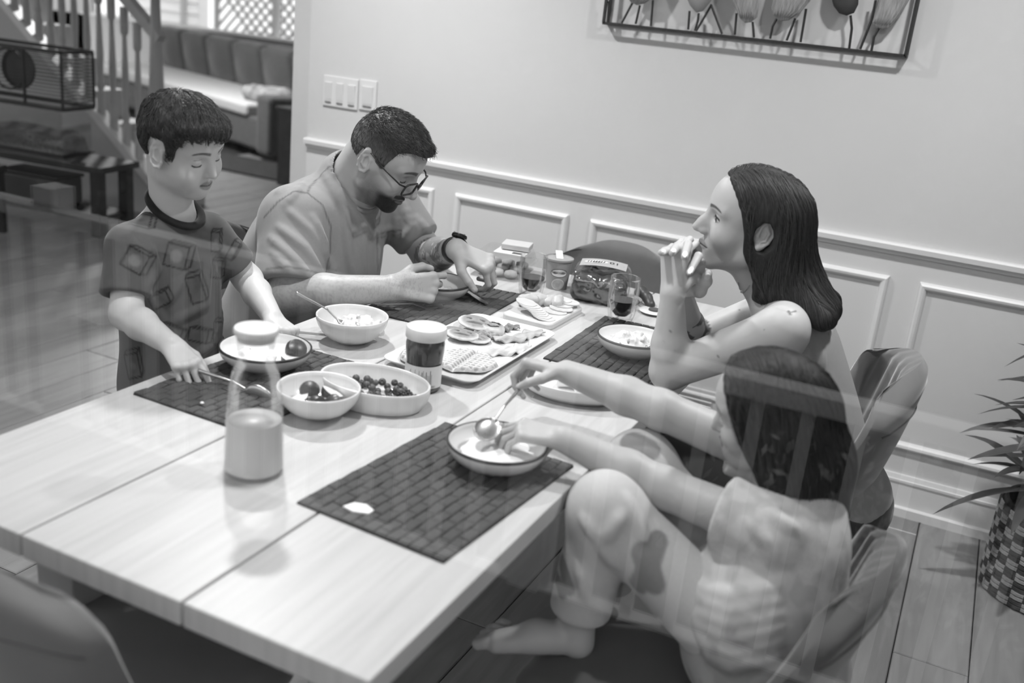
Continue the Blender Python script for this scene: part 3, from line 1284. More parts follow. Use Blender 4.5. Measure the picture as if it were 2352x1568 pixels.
vs = [(x, y * .5, z) for x, y, z in vs]
half_me = MB().add(vs, fs).mesh('strip_piece_half')
half_me.materials.append(M_mat_piece)
rm = random.Random(8)


def placemat(cx, cy, rz, label):
    t = empty('placemat', (cx, cy, TZ), rz, label=label, cat='placemat', group='dark woven placemats')
    MB().box((0, 0, .0012), (MW, ML, .0024)).build('backing', M_mat_base, t)
    for i in range(NCOL):
        x = -MW / 2 + pw * (i + .5)
        odd = i % 2
        for j in range(NROW + odd):
            if odd and j in (0, NROW):
                me, y = half_me, (-ML / 2 + pl * .25 if j == 0 else ML / 2 - pl * .25)
            else:
                me, y = piece_me, -ML / 2 + pl * (j + .5 - .5 * odd)
            o = bpy.data.objects.new('strip_piece', me)
            COL.objects.link(o)
            o.parent = t
            o.location = (x, y, .0022 + rm.uniform(-.0006, .0004))
            o.rotation_euler = (rm.uniform(-.035, .035) + (.05 if (i + j) % 2 else -.02), rm.uniform(-.02, .02), rm.uniform(-.008, .008))
    return t


placemat(-.696, 1.346, math.radians(-4.2), 'woven placemat under the yoghurt bowl in front of the girl')
placemat(-1.207, 1.513, math.radians(-1.5), 'woven placemat in front of the standing boy')
placemat(-.689, 2.240, math.radians(1), 'woven placemat in front of the woman in the tank top')
placemat(-1.207, 2.252, math.radians(2.5), 'woven placemat in front of the bearded man')

# ------------------------------------------------------------------ crockery
M_china = mat('white_china', .84, .25, coat=.25)
M_china_in = mat('white_china_inside', .92, .25, coat=.3)
M_rim = mat('dark_rim', .13, .35)
M_steel = mat('cutlery_steel', .70, .32, metal=1.)


def bowl(name, label, x, y, z, R, h, foot=.5, rim=True, flute=True, sx=1., sy=1., rz=0., cat='bowl', group=None, n=64, depth=None, th=.004):
    t = empty(name, (x, y, z), rz, label=label, cat=cat, group=group)
    prof = [(0, .003), (R * foot * .9, .003), (R * foot, 0), (R * foot * 1.03, .004)]
    for i in range(1, 9):
        q = i / 8
        prof.append((R * (foot + (1 - foot) * math.sin(q * math.pi / 2) ** .9), .004 + (h - .006) * q ** 1.6 if False else .004 + (h - .004) * (1 - math.cos(q * math.pi / 2)) ** .75))
    fl = (lambda k, n, i: 1 + .012 * math.cos(k * math.pi) if 4 < i < 10 else 1) if flute else None
    inner = [(R - th * .3, h + .0015), (R - th, h)]
    for i in range(7, -1, -1):
        q = i / 8
        inner.append((max(0, (R - th) * (foot * .8 + (1 - foot * .8) * math.sin(q * math.pi / 2) ** .9)), .008 + (h - .008) * (1 - math.cos(q * math.pi / 2)) ** .75))
    inner.append((0, .008))
    MB().lathe(prof + inner, n, sx=sx, sy=sy, flute=fl).build('body', M_china, t, smooth=True)
    if rim:
        MB().lathe([(R + .0006, h - .0028), (R + .0006, h + .0006), (R - th * .5, h + .0022), (R - th * .9, h + .0008)], n, sx=sx, sy=sy).build('rim', M_rim, t, smooth=True)
    return t


E_MAT = TZ + .006
bowl('bowl', 'dark-rimmed white bowl of yoghurt below the girl\'s hands', -.655, 1.452, E_MAT, .088, .045, group='dark-rimmed bowls on the placemats')
bowl('bowl', 'dark-rimmed white bowl with strawberries in front of the boy', -1.252, 1.572, E_MAT, .094, .044, group='dark-rimmed bowls on the placemats')
bowl('bowl', 'dark-rimmed white bowl with scrambled egg in front of the woman', -.665, 2.195, E_MAT, .088, .045, group='dark-rimmed bowls on the placemats')
bowl('bowl', 'dark-rimmed white bowl under the bearded man\'s hands', -1.243, 2.268, E_MAT, .088, .045, group='dark-rimmed bowls on the placemats')
bowl('serving_bowl', 'plain white bowl of scrambled egg with a spoon at the man\'s elbow', -1.221, 1.838, TZ, .082, .062, foot=.42, rim=False, flute=False)
bowl('serving_bowl', 'plain white bowl of cut strawberries behind the milk bottle', -1.030, 1.451, TZ, .078, .056, foot=.42, rim=False, flute=False)
ov = bowl('oval_dish', 'white oval ribbed dish filled with blueberries and blackberries', -.984, 1.572, TZ, .1, .046, foot=.86, rim=False, sx=1.14, sy=.80, rz=math.radians(5), cat='dish')
bowl('oval_plate', 'white oval dish of pale wedges half hidden under the girl\'s arm', -.672, 1.867, TZ, .1, .036, foot=.7, rim=False, flute=False, sx=1.25, sy=.78, rz=math.radians(20), cat='dish')

# yoghurt in the girl's bowl
def mound(name, label, x, y, z, R, h, g, amp, sc, res=.004, kind=None, cat='food', seed=0, group=None, sx=1, sy=1, rough=.6):
    s = Sdf().ell((0, 0, 0), (R * sx, R * sy, h), 0)
    s.func(lambda P: amp * (noise3(P * sc + seed * 7.3) - .5) + amp * .5 * (noise3(P * sc * 2.3 + seed) - .5), (0, 0, 0), 1, '~')
    s.half((0, 0, 0), (0, 0, -1))
    V, F = s.mesh((-R * 1.3, -R * 1.3, -.005), (R * 1.3, R * 1.3, h * 1.6 + amp), res)
    o = link(name, np_mesh(name, V, F), mat('food_%02d' % int(g * 100), g, rough, var=.06, vscale=60), loc=(x, y, z))
    return tag(o, label, cat, group, kind)


mound('yoghurt', 'smooth white yoghurt filling the girl\'s bowl', -.655, 1.452, E_MAT + .02, .074, .006, .93, .004, 40, rough=.25)
mound('scrambled_egg', 'heap of pale scrambled egg in the woman\'s bowl', -.675, 2.200, E_MAT + .012, .054, .034, .80, .018, 75, seed=2, res=.003)
mound('scrambled_egg', 'heap of pale scrambled egg in the plain white bowl', -1.212, 1.848, TZ + .018, .058, .036, .82, .020, 70, seed=3, res=.003)
mound('scrambled_egg', 'small remains of white food in the bearded man\'s bowl', -1.235, 2.275, E_MAT + .012, .045, .014, .90, .014, 75, seed=5)
mound('scrambled_egg', 'smear of white food in the boy\'s bowl', -1.272, 1.555, E_MAT + .012, .048, .014, .90, .016, 75, seed=6)

# strawberries
M_straw_skin = mat('strawberry_skin', .24, .35, var=.25, vscale=220)
M_straw_cut = mat('strawberry_cut', .82, .4, var=.12, vscale=60)


def strawberry(loc, rot, s, cut, label, grp, i):
    prof = [(0, -.022), (.006, -.0205), (.012, -.013), (.0165, -.002), (.0185, .007), (.016, .014), (.009, .0175), (0, .018)]
    bm = bmesh.new()
    me0 = MB().lathe([(r * s, z * s) for r, z in prof], 18).mesh('s')
    bm.from_mesh(me0)
    bpy.data.meshes.remove(me0)
    if cut is not None:
        g = bm.verts[:] + bm.edges[:] + bm.faces[:]
        r = bmesh.ops.bisect_plane(bm, geom=g, plane_co=(cut, 0, 0), plane_no=(1, 0, 0), clear_outer=True)
        ed = [e for e in r['geom_cut'] if isinstance(e, bmesh.types.BMEdge)]
        fr = bmesh.ops.contextual_create(bm, geom=ed)
        for f in fr['faces']:
            f.material_index = 1
    me = bpy.data.meshes.new('strawberry')
    bm.to_mesh(me)
    bm.free()
    o = link('strawberry', me, [M_straw_skin, M_straw_cut], smooth=True, loc=loc, rot=rot)
    me.set_sharp_from_angle(angle=.7)
    return tag(o, label, 'strawberry', grp)


g1 = 'cut strawberries in the plain bowl'
bz = TZ + .030
for i, (dx, dy, dz, rot, cut, lab) in enumerate([
        (-.028, .010, .006, (.9, .4, .3), None, 'dark whole strawberry at the left of the plain bowl'),
        (-.026, -.024, .004, (1.2, -1.9, .6), .001, 'strawberry half showing its pale cut face at the left of the plain bowl'),
        (.018, .020, .014, (.3, -1.1, .8), .000, 'pale strawberry wedge standing up in the plain bowl'),
        (.010, -.024, .000, (1.4, .2, 1.2), None, 'dark strawberry at the front of the plain bowl'),
        (.036, -.006, .000, (1.0, .8, 2.0), None, 'small dark strawberry at the right of the plain bowl'),
        (.002, -.004, .004, (1.6, -1.3, 2.2), .002, 'strawberry half in the middle of the plain bowl')]):
    strawberry((-1.030 + dx, 1.451 + dy, bz + dz), rot, 1.05, cut, lab, g1, i)
g2 = 'strawberries in the boy\'s bowl'
strawberry((-1.203, 1.605, TZ + .042), (.5, .6, .4), 1.25, None, 'whole dark strawberry in the boy\'s bowl', g2, 0)
strawberry((-1.190, 1.580, TZ + .038), (.9, -1.5, .2), 1.15, .002, 'strawberry half with pale cut face in the boy\'s bowl', g2, 1)

# berries in the oval dish
M_blue = mat('blueberry_skin', .30, .5, var=.25, vscale=90)
bb = MB().lathe([(0, -.0072), (.004, -.006), (.0068, -.0025), (.0073, .001), (.0058, .0050), (.0036, .0066), (.0030, .0070), (.0022, .0056), (0, .0052)], 12).mesh('blueberry')
bb.materials.append(M_blue)
bb.polygons.foreach_set('use_smooth', [True] * len(bb.polygons))
rb = random.Random(21)
ca, sa = math.cos(math.radians(5)), math.sin(math.radians(5))
placed = []
tries = 0
while len(placed) < 44 and tries < 5000:
    tries += 1
    u, v = rb.uniform(-.088, .070), rb.uniform(-.058, .058)
    lay = 0 if len(placed) < 26 else 1
    if (u / .096) ** 2 + (v / .064) ** 2 > (.82 if lay == 0 else .55):
        continue
    z = .016 + lay * .0125 + rb.uniform(0, .002)
    if any((u - a) ** 2 + (v - b) ** 2 + (z - c) ** 2 < .0138 ** 2 for a, b, c in placed):
        continue
    placed.append((u, v, z))
    o = bpy.data.objects.new('blueberry', bb)
    COL.objects.link(o)
    s_ = rb.uniform(.9, 1.12)
    o.scale = (s_, s_, s_)
    o.location = (-.984 + u * ca - v * sa, 1.572 + u * sa + v * ca, TZ + z)
    o.rotation_euler = (rb.uniform(-1.2, 1.2), rb.uniform(-1.2, 1.2), rb.uniform(0, 6))
    tag(o, 'round blueberry among the others in the oval dish', 'blueberry', 'blueberries in the oval dish')
mb = MB()
for k in range(34):
    zz = 1 - 2 * (k + .5) / 34
    r_ = math.sqrt(1 - zz * zz)
    a = k * 2.39996
    c = (.0088 * r_ * math.cos(a), .0088 * r_ * math.sin(a), .011 * zz)
    mb.lathe([(0, -.0031), (.0022, -.0022), (.0031, 0), (.0022, .0022), (0, .0031)], 7, c)
blk = mb.mesh('blackberry')
blk.materials.append(mat('blackberry_skin', .13, .35))
blk.polygons.foreach_set('use_smooth', [True] * len(blk.polygons))
for i, (u, v, z, lab) in enumerate([(.062, -.006, .026, 'dark blackberry highest at the right end of the oval dish'), (.078, .012, .018, 'blackberry against the right rim of the oval dish'),
                                    (.058, .022, .020, 'blackberry at the back of the oval dish\'s right end'), (.060, -.034, .020, 'blackberry at the front of the oval dish\'s right end'),
                                    (.034, -.038, .022, 'blackberry lying beside the blueberries at the dish front')]):
    o = bpy.data.objects.new('blackberry', blk)
    COL.objects.link(o)
    o.location = (-.984 + u * ca - v * sa, 1.572 + u * sa + v * ca, TZ + z)
    o.rotation_euler = (i, i * .7, i * 1.3)
    tag(o, lab, 'blackberry', 'blackberries in the oval dish')
# ------------------------------------------------------------------ outside: deck, railing and shrubs mirrored in the pane
M_deck = mat('deck_board', .34, .75, var=.15, vscale=4, stretch=(.6, 8, 1))
deck = empty('deck', (0, 0, -.2), kind='structure', label='grey board deck outside the window')
for k in range(14):
    MB().box((-.9, .16 - k * .145, -.02), (7.4, .138, .04)).build('deck_board', M_deck, deck)
struct(MB().box((0, -8, -.95), (40, 20, .1)).build('ground_lawn', mat('lawn', .24, .95, var=.25, vscale=6)), 'dark lawn below the deck')
RY = -1.70
M_rail = mat('railing_white', .93, .4)
rl_ = empty('deck_railing', (-.9, RY, -.2), label='white deck railing with slim balusters outside the window', cat='railing')
MB().box((0, 0, .905), (7.4, .07, .045)).build('top_rail', M_rail, rl_)
MB().box((0, 0, .165), (7.4, .055, .05)).build('bottom_rail', M_rail, rl_)
bal = MB().box((0, 0, .535), (.030, .030, .70)).mesh('baluster')
bal.materials.append(M_rail)
for k in range(60):
    o = bpy.data.objects.new('baluster', bal)
    COL.objects.link(o)
    o.parent = rl_
    o.location = (-3.55 + k * .12, 0, 0)
for k in range(5):
    MB().box((-3.6 + k * 1.8, 0, .5), (.09, .09, 1.0)).build('post', M_rail, rl_)


def shrub(name, label, c, R, n, g, seed, lw=.035, trunk=True):
    t = empty(name, (c[0], c[1], -.9), label=label, cat='shrub', group='shrubs beyond the deck railing')
    rs = np.random.RandomState(seed)
    h = c[2] + .9
    d = rs.normal(size=(n, 3))
    d /= np.linalg.norm(d, axis=1)[:, None]
    r = rs.rand(n) ** .45
    P = d * r[:, None] * np.array(R) + np.array((0, 0, h))
    q = rs.normal(size=(n, 3))
    q /= np.linalg.norm(q, axis=1)[:, None]
    w = np.cross(q, rs.normal(size=(n, 3)))
    w /= np.linalg.norm(w, axis=1)[:, None]
    L = lw * (.7 + .8 * rs.rand(n))[:, None]
    V = np.stack([P - q * L, P + w * L * .5, P + q * L, P - w * L * .5], 1).reshape(-1, 3)
    F = np.arange(n * 4).reshape(-1, 4)
    tag(link('foliage', np_mesh('foliage', V, F, False), mat('foliage_%d' % int(g * 100), g, .5, var=.3, vscale=8), t), kind='stuff')
    mb = MB()
    for k in range(16):
        e = rs.normal(size=3)
        e /= np.linalg.norm(e)
        tip = e * np.array(R) * .9 + np.array((0, 0, h))
        mb.tube([(0, 0, 0), (tip[0] * .2, tip[1] * .2, h * .6), tuple(tip)], [.03, .016, .004], 5)
    mb.build('branches', mat('bark', .16, .9), t)
    return t


for i, (x, y, z, R, g) in enumerate([(-.1, -2.5, -.25, (.75, .5, .6), .62), (-4.3, -4.2, .6, (1.1, .9, 1.6), .30), (-1.9, -4.6, .5, (1.1, .9, 1.5), .26), (.6, -4.7, .7, (1.1, .9, 1.7), .28), (3.1, -4.3, .6, (1.1, .9, 1.6), .27)]):
    shrub('shrub', ['pale leafy shrub just behind the deck railing', 'tall dark shrub at the far side of the garden', 'dark round shrub beyond the lawn', 'tall dark shrub straight behind the railing', 'dark shrub at the garden corner'][i], (x, y, z), R, 2600 if i else 1500, g, i + 1, .035 if i else .022)
hd = empty('hedge', (0, -6.4, -.9), label='long dark hedge added behind the garden to keep bright sky out of the pane', cat='hedge')  # added as a tall dark screen so the pane mirrors no bright sky
s = Sdf().box((0, 0, 1.7), (9, .6, 1.7), .2)
s.func(lambda P: .3 * (noise3(P * 3) - .5), (0, 0, 1.7), 20, '~')
V, F = s.mesh((-9.5, -1, -.1), (9.5, 1, 3.7), .15)
link('body', np_mesh('body', V, F), mat('hedge_leaf', .22, .9, var=.5, vscale=12), hd)
# ------------------------------------------------------------------ bottles, jars and glasses
M_glass = glass_mat('clear_glass', .30, .985, cap=.42)
M_milk = mat('milk', .86, .4)
cx, cy = -.972, 1.197
cf = empty('milk_bottle', (cx, cy, TZ), label='ribbed glass milk bottle with a flat white lid, half full', cat='bottle')
body = [(0, .004), (.040, .004), (.046, 0), (.0485, .006), (.0485, .012), (.0455, .075), (.0425, .125), (.0405, .150), (.036, .172), (.0295, .190), (.0285, .205), (.0300, .228), (.0320, .240)]
fl = lambda k, n, i: 1 + (.016 * math.cos(k * math.pi) if 5 <= i <= 8 else 0)
MB().lathe(body, 72, flute=fl).build('glass', M_glass, cf, smooth=True)
MB().lathe([(0, .006), (.044, .006), (.0462, .012), (.0438, .075), (.0425, .092), (.0425, .0935), (0, .0935)], 48).build('milk', M_milk, cf, smooth=True)
MB().lathe([(.0290, .228), (.0300, .237), (.0335, .238), (.0350, .241), (.0350, .246), (.0335, .249), (0, .2495)], 48).build('lid', M_white_plastic, cf, auto=60)

# hazelnut spread jar, its back label to the camera
jr = empty('spread_jar', (-.946, 1.694, TZ), math.radians(-64), label='jar of dark chocolate spread with white lid and printed back label', cat='jar')
M_choc = mat('chocolate_spread', .20, .25, var=.35, vscale=25, coat=.6)
jp = [(0, 0), (.030, 0), (.036, .004), (.0375, .012), (.0368, .045), (.0362, .062), (.0385, .085), (.0390, .100), (.0365, .112), (.0345, .118)]
MB().lathe(jp, 48, sx=1.02, sy=1.02).build('body', M_choc, jr, smooth=True)
M_lid = mat('jar_lid_white', .82, .35)
MB().lathe([(.0375, .110), (.0405, .111), (.0418, .114), (.0418, .130), (.0400, .134), (.0385, .134), (.0375, .1325), (0, .1325)], 56, flute=None).build('lid', M_lid, jr, auto=50)
M_label = mat('paper_label', .82, .5)
def wrap(mb, r, a0, a1, z0, z1, n=16, mi=0):
    vs, fs = [], []
    for i in range(n + 1):
        a = a0 + (a1 - a0) * i / n
        for zz in (z0, z1):
            vs.append((r * math.cos(a), r * math.sin(a), zz))
    for i in range(n):
        fs.append((i * 2, i * 2 + 2, i * 2 + 3, i * 2 + 1))
    mb.add(vs, fs, mi)
lab = MB()
wrap(lab, .0392, math.radians(-75), math.radians(75), .013, .060, 30)
lb = lab.build('label', M_label, jr, smooth=True)
pr_ = MB()
rj = random.Random(4)
for k in range(20):
    a = math.radians(-52 + k * 4.2)
    if k in (8, 9):
        continue
    wrap(pr_, .0395, a, a + math.radians(1.1 if k % 3 else 2.0), .018 + .006 * rj.random(), .040 + .014 * rj.random(), 2)
for k in range(4):
    wrap(pr_, .0395, math.radians(-50), math.radians(30 + 15 * rj.random()), .0145 + k * .0013, .0150 + k * .0013, 14)
pr_.build('print', mat('label_print', .38, .6), lb)

# double walled glasses with dark drink
M_cola = mat('dark_drink', .05, .08, spec=.6)


def drink(loc, label, level, s=1.0):
    t = empty('drinking_glass', loc, label=label, cat='glass', group='double-walled glasses of dark drink')
    out = [(0, .0), (.026, 0), (.031, .004), (.036, .020), (.0395, .050), (.0405, .085), (.0390, .118), (.0385, .121)]
    inn = [(.0380, .121), (.0375, .116), (.0378, .085), (.0360, .055), (.0300, .030), (.0180, .0175), (0, .014)]
    MB().lathe([(r * s, z * s) for r, z in out + inn], 48).build('glass', M_glass, t, smooth=True)
    lp = [(0, .0155), (.0175, .019), (.0290, .031), (.0345, .055 if level > .055 else level), (.0352, level), (0, level)]
    MB().lathe([(r * s, z * s) for r, z in lp], 40).build('drink', M_cola, t, auto=50)


drink((-1.066, 2.482, TZ), 'glass of dark drink between the man and the cream cheese tub', .058, .98)
drink((-.780, 2.428, E_MAT - .001), 'glass of dark drink beside the woman\'s placemat edge', .060, 1.0)

# cream cheese tub
tu = empty('cheese_tub', (-1.048, 2.622, TZ), math.radians(-62), label='white cream cheese tub with foil lid and printed name', cat='tub')
M_tub = mat('tub_print', .60, .4)
tr = lambda z: .0300 + (.0385 - .0300) * z / .083
MB().lathe([(0, 0), (.0300, 0), (tr(.083), .083), (.0415, .085), (.0415, .090), (.0395, .091), (.038, .088), (0, .0875)], 48).build('body', M_tub, tu, auto=40)
MB().lathe([(0, .0892), (.030, .0894), (.0385, .0885)], 40).build('foil_lid', mat('foil', .8, .25, metal=.7, bump=.6, bscale=60), tu, smooth=True)
fo = MB().box((-.012, .0, .0955), (.052, .020, .0006), R=Matrix.Rotation(.22, 3, 'Y')).build('foil_flap', mat('foil_white', .88, .3), tu)
M_ink = mat('print_ink', .10, .5)
def wrap_geo(vs, r_of, zc, acen, off):
    out = []
    for x, y, z in vs:
        zz = zc + y
        r = r_of(zz) + off
        a = acen + x / r
        out.append((r * math.cos(a), r * math.sin(a), zz))
    return out
el = [(.0235 * math.cos(a), .0110 * math.sin(a), 0) for a in np.linspace(0, 2 * math.pi, 40, endpoint=False)]
MB().add(wrap_geo(el + [(0, 0, 0)], tr, .052, 0, .0012), [(i, (i + 1) % 40, 40) for i in range(40)]).build('logo_oval', mat('logo_pale', .86, .5), tu)
el2 = [(p[0] * 1.06, p[1] * 1.13, 0) for p in el]
MB().add(wrap_geo(el2 + [(0, 0, 0)], tr, .052, 0, .0007), [(i, (i + 1) % 40, 40) for i in range(40)]).build('logo_border', M_ink, tu)
vs, fs = text_geo('PHILADELPHIA', .0072)
vs = [(x * .92, y * 1.25 + .0008, z) for x, y, z in vs]
MB().add(wrap_geo(vs, tr, .052, 0, .0018), fs).build('logo_lettering', M_ink, tu)
def disc(rx, ry, cx_, z, off, m, name):
    e = [(cx_ + rx * math.cos(a), ry * math.sin(a), 0) for a in np.linspace(0, 2 * math.pi, 32, endpoint=False)]
    MB().add(wrap_geo(e + [(cx_, 0, 0)], tr, z, 0, off), [(i, (i + 1) % 32, 32) for i in range(32)]).build(name, m, tu)
disc(.0185, .0165, 0, .0185, .0008, mat('logo_pale', .86, .5), 'bagel_print')
disc(.0165, .0145, 0, .0185, .0013, mat('bagel_tone', .66, .5), 'bagel_print')
disc(.0062, .0060, 0, .0165, .0018, M_tub, 'bagel_print')

# bagged bread
bg = empty('bread_bag', (-.912, 2.615, TZ), math.radians(16), label='clear plastic bag of dark bread rolls with a printed band', cat='bag')
s = Sdf()
for dx in (-.036, .036):
    s.box((dx, 0, .037), (.040, .085, .036), .025, .012)
s.func(lambda P: .010 * (noise3(P * 45) - .5) + .006 * (noise3(P * 90 + 3) - .5), (0, 0, .04), 1, '~')
V, F = s.mesh((-.1, -.12, 0), (.1, .12, .10), .0035)
link('rolls', np_mesh('rolls', V, F), mat('bread_dark', .20, .45, var=.5, vscale=30, coat=.3), bg)
s = Sdf().box((0, .010, .045), (.082, .100, .043), .03)
s.func(lambda P: .009 * (noise3(P * np.array([30, 60, 60])) - .5) + .004 * (noise3(P * 110) - .5), (0, 0, .04), 1, '~')
V, F = s.mesh((-.11, -.13, .0), (.11, .14, .11), .004)
link('plastic_film', np_mesh('film', V, F), glass_mat('plastic_film', .14, .97, rough=.12, fres=False, g=.9), bg)
def bandz(x, y):
    return .094 - 1.4 * x * x - 1.2 * max(0, -y) ** 2
bnd = MB()
bnd.grid(lambda u, v: (-.066 + .132 * u, -.005 + .085 * v, bandz(-.066 + .132 * u, -.005 + .085 * v)), 14, 10)
bd = bnd.build('printed_band', mat('bag_print', .66, .35), bg, smooth=True)
vs, fs = text_geo('10', .030)
MB().add([(-x + .030, -y + .045, bandz(-x + .03, -y + .045) + .0012) for x, y, z in vs], fs).build('number_print', M_ink, bd)
el = [(-.022 + .034 * math.cos(a), .040 + .015 * math.sin(a)) for a in np.linspace(0, 2 * math.pi, 30, endpoint=False)]
MB().add([(x, y, bandz(x, y) + .0007) for x, y in el], [tuple(range(30))]).build('oval_print', mat('logo_pale', .86, .5), bd)
for k in range(7):
    x = -.046 + k * .0075
    MB().tube([(x, .034, bandz(x, .034) + .0012), (x + .003, .045, bandz(x, .045) + .0012)], .0013, 4).build('script_stroke', M_ink, bd)

# clear food tray with card
tr_ = empty('food_tray', (-1.243, 2.665, TZ), math.radians(10), label='clear plastic tray of pale pastries with a printed card on top', cat='food tray')
M_film = glass_mat('clear_plastic', .10, .96, rough=.05, fres=False, g=1.)
o = MB()
for a in range(2):
    pass
loft(o, [(rrect(.150, .200, .02), .0), (rrect(.165, .215, .022), .028), (rrect(.172, .222, .022), .030), (rrect(.160, .210, .02), .034), (rrect(.145, .195, .02), .062)], cap0=True, cap1=True)
o.build('plastic_shell', M_film, tr_, smooth=False)
M_pastry = mat('pastry', .66, .6, var=.2, vscale=40)
k = 0
for dx in (-.042, 0, .042):
    for dy in (-.062, 0, .062):
        MB().lathe([(0, 0), (.018, .002), (.0205, .008), (.018, .016), (.008, .020), (0, .021)], 14, (dx, dy, .004)).build('pastry', M_pastry, tr_, smooth=True)
cdv = MB().box((.025, -.005, .0660), (.095, .085, .004)).build('card', mat('card_white', .82, .5), tr_)
MB().box((.045, -.025, .0684), (.028, .020, .0006)).build('card_print', mat('card_dark', .3, .5), cdv)
MB().box((.006, .012, .0684), (.034, .010, .0006)).build('card_print', mat('slot_grey', .45, .5), cdv)
bx = empty('flat_box', (-1.243, 2.672, TZ + .0705), math.radians(14), label='small flat packet with white top lying on the clear tray', cat='packet')
bevel(MB().box((.030, .02, .0085), (.085, .07, .016)).build('packet', mat('packet_pale', .74, .5), bx), .002)

# ------------------------------------------------------------------ serving board with cheese
bdx, bdy = -.962, 2.338
sb = empty('serving_board', (bdx, bdy, TZ), math.radians(-1), label='small white marble serving board with cheese beside the dark drink', cat='board')
o = MB()
loft(o, [(rrect(.136, .212, .016), 0), (rrect(.140, .216, .018), .004), (rrect(.140, .216, .018), .014), (rrect(.136, .212, .016), .0165)])
o.build('slab', mat('marble_white', .78, .35, var=.04, vscale=6), sb)
bz = TZ + .017
M_cheese = mat('cheese_slice', .76, .5, var=.03, vscale=40)
M_ham = mat('ham_roll', .70, .45, var=.10, vscale=35)
for k in range(8):
    w = .056 + .004 * math.sin(k)
    e = []
    for i in range(24):
        a = 2 * math.pi * i / 24
        e.append((w * .5 * math.cos(a) * (1 + .05 * math.sin(5 * a + k)), w * .42 * math.sin(a) * (1 + .05 * math.sin(7 * a + 2 * k))))
    o = MB().prism(e, 0, .0022)
    q = o.build('cheese_slice', M_cheese, None, loc=(bdx - .032 + k * .009, bdy - .045 - k * .0035, bz + .003 + .0028 * (7 - k)), rot=(math.radians(4), math.radians(9), .2))
    tag(q, 'thin pale cheese slice %s in the fanned row on the serving board' % ['topmost', 'second', 'third', 'fourth', 'fifth', 'sixth', 'seventh', 'lowest'][k], 'cheese', 'fanned cheese slices on the board')
for i, (dx, dy, L, w, rz, lab_) in enumerate([(-.045, .000, .062, .015, .5, 'pale folded roll nearest the pancakes on the serving board'), (-.022, .030, .048, .014, 1.0, 'pale folded roll in the middle of the serving board'),
                                              (-.004, .046, .046, .013, 1.4, 'upright pale roll beside the drinking glass'), (.018, .052, .050, .014, 1.7, 'pale rounded roll at the back of the serving board'),
                                              (-.046, .062, .05, .010, .2, 'small folded roll at the back corner of the serving board')]):
    s = Sdf().cone((-L / 2 + w, 0, 0), (L / 2 - w, 0, .004), w, w * .8, 0)
    s.ell((0, .004, .004), (L * .42, w * .9, w * .95), .006)
    s.func(lambda P: .004 * (noise3(P * 90) - .5), (0, 0, 0), 1, '~')
    V, F = s.mesh((-.05, -.03, -.03), (.05, .03, .03), .0025)
    q = link('meat_roll', np_mesh('roll', V, F), M_ham, loc=(bdx + dx, bdy + dy, bz + w * .95), rot=(0, -.25 if i in (2, 3) else 0, rz))
    tag(q, lab_, 'cold cuts', 'folded rolls on the serving board')
for i, (dx, dy, rz) in enumerate([(.030, .004, .1), (.036, .030, .5), (.028, .056, .9), (.034, .080, .3), (.012, .078, .2)]):
    e = []
    rr_ = random.Random(i)
    for k in range(26):
        a = 2 * math.pi * k / 26
        e.append(((.030 + .004 * rr_.random()) * math.cos(a), (.024 + .004 * rr_.random()) * math.sin(a)))
    q = MB().prism(e, 0, .0025).build('ham_slice', mat('ham_pale', .74, .5, var=.08, vscale=60), None, loc=(bdx + dx, bdy + dy, bz + .001 + .003 * i), rot=(.04, .05, rz))
    tag(q, ['crumpled pale slice at the front of the serving board', 'crumpled pale slice beside the cheese fan', 'crumpled pale slice mid board', 'crumpled pale slice at the board\'s far corner', 'pale slice under the rolls at the board\'s far end'][i], 'cold cuts', 'crumpled slices on the serving board')

# ------------------------------------------------------------------ platter with waffles and pancakes
plx, ply = -.971, 1.967
pl = empty('platter', (plx, ply, TZ), label='long white rectangular platter of waffles and pancakes', cat='platter')
o = MB()
loft(o, [(rrect(.190, .400, .02), 0), (rrect(.200, .410, .022), .006), (rrect(.232, .442, .03), .016), (rrect(.232, .442, .03), .018), (rrect(.222, .432, .028), .0165), (rrect(.196, .406, .02), .0075)], cap0=True, cap1=True)
o.build('dish', M_china, pl, auto=40)
PZ = TZ + .0085
M_waffle = mat('waffle', .74, .55, var=.06, vscale=40, attr='Col')
M_pancake = mat('pancake_brown', .60, .6, var=.22, vscale=30)


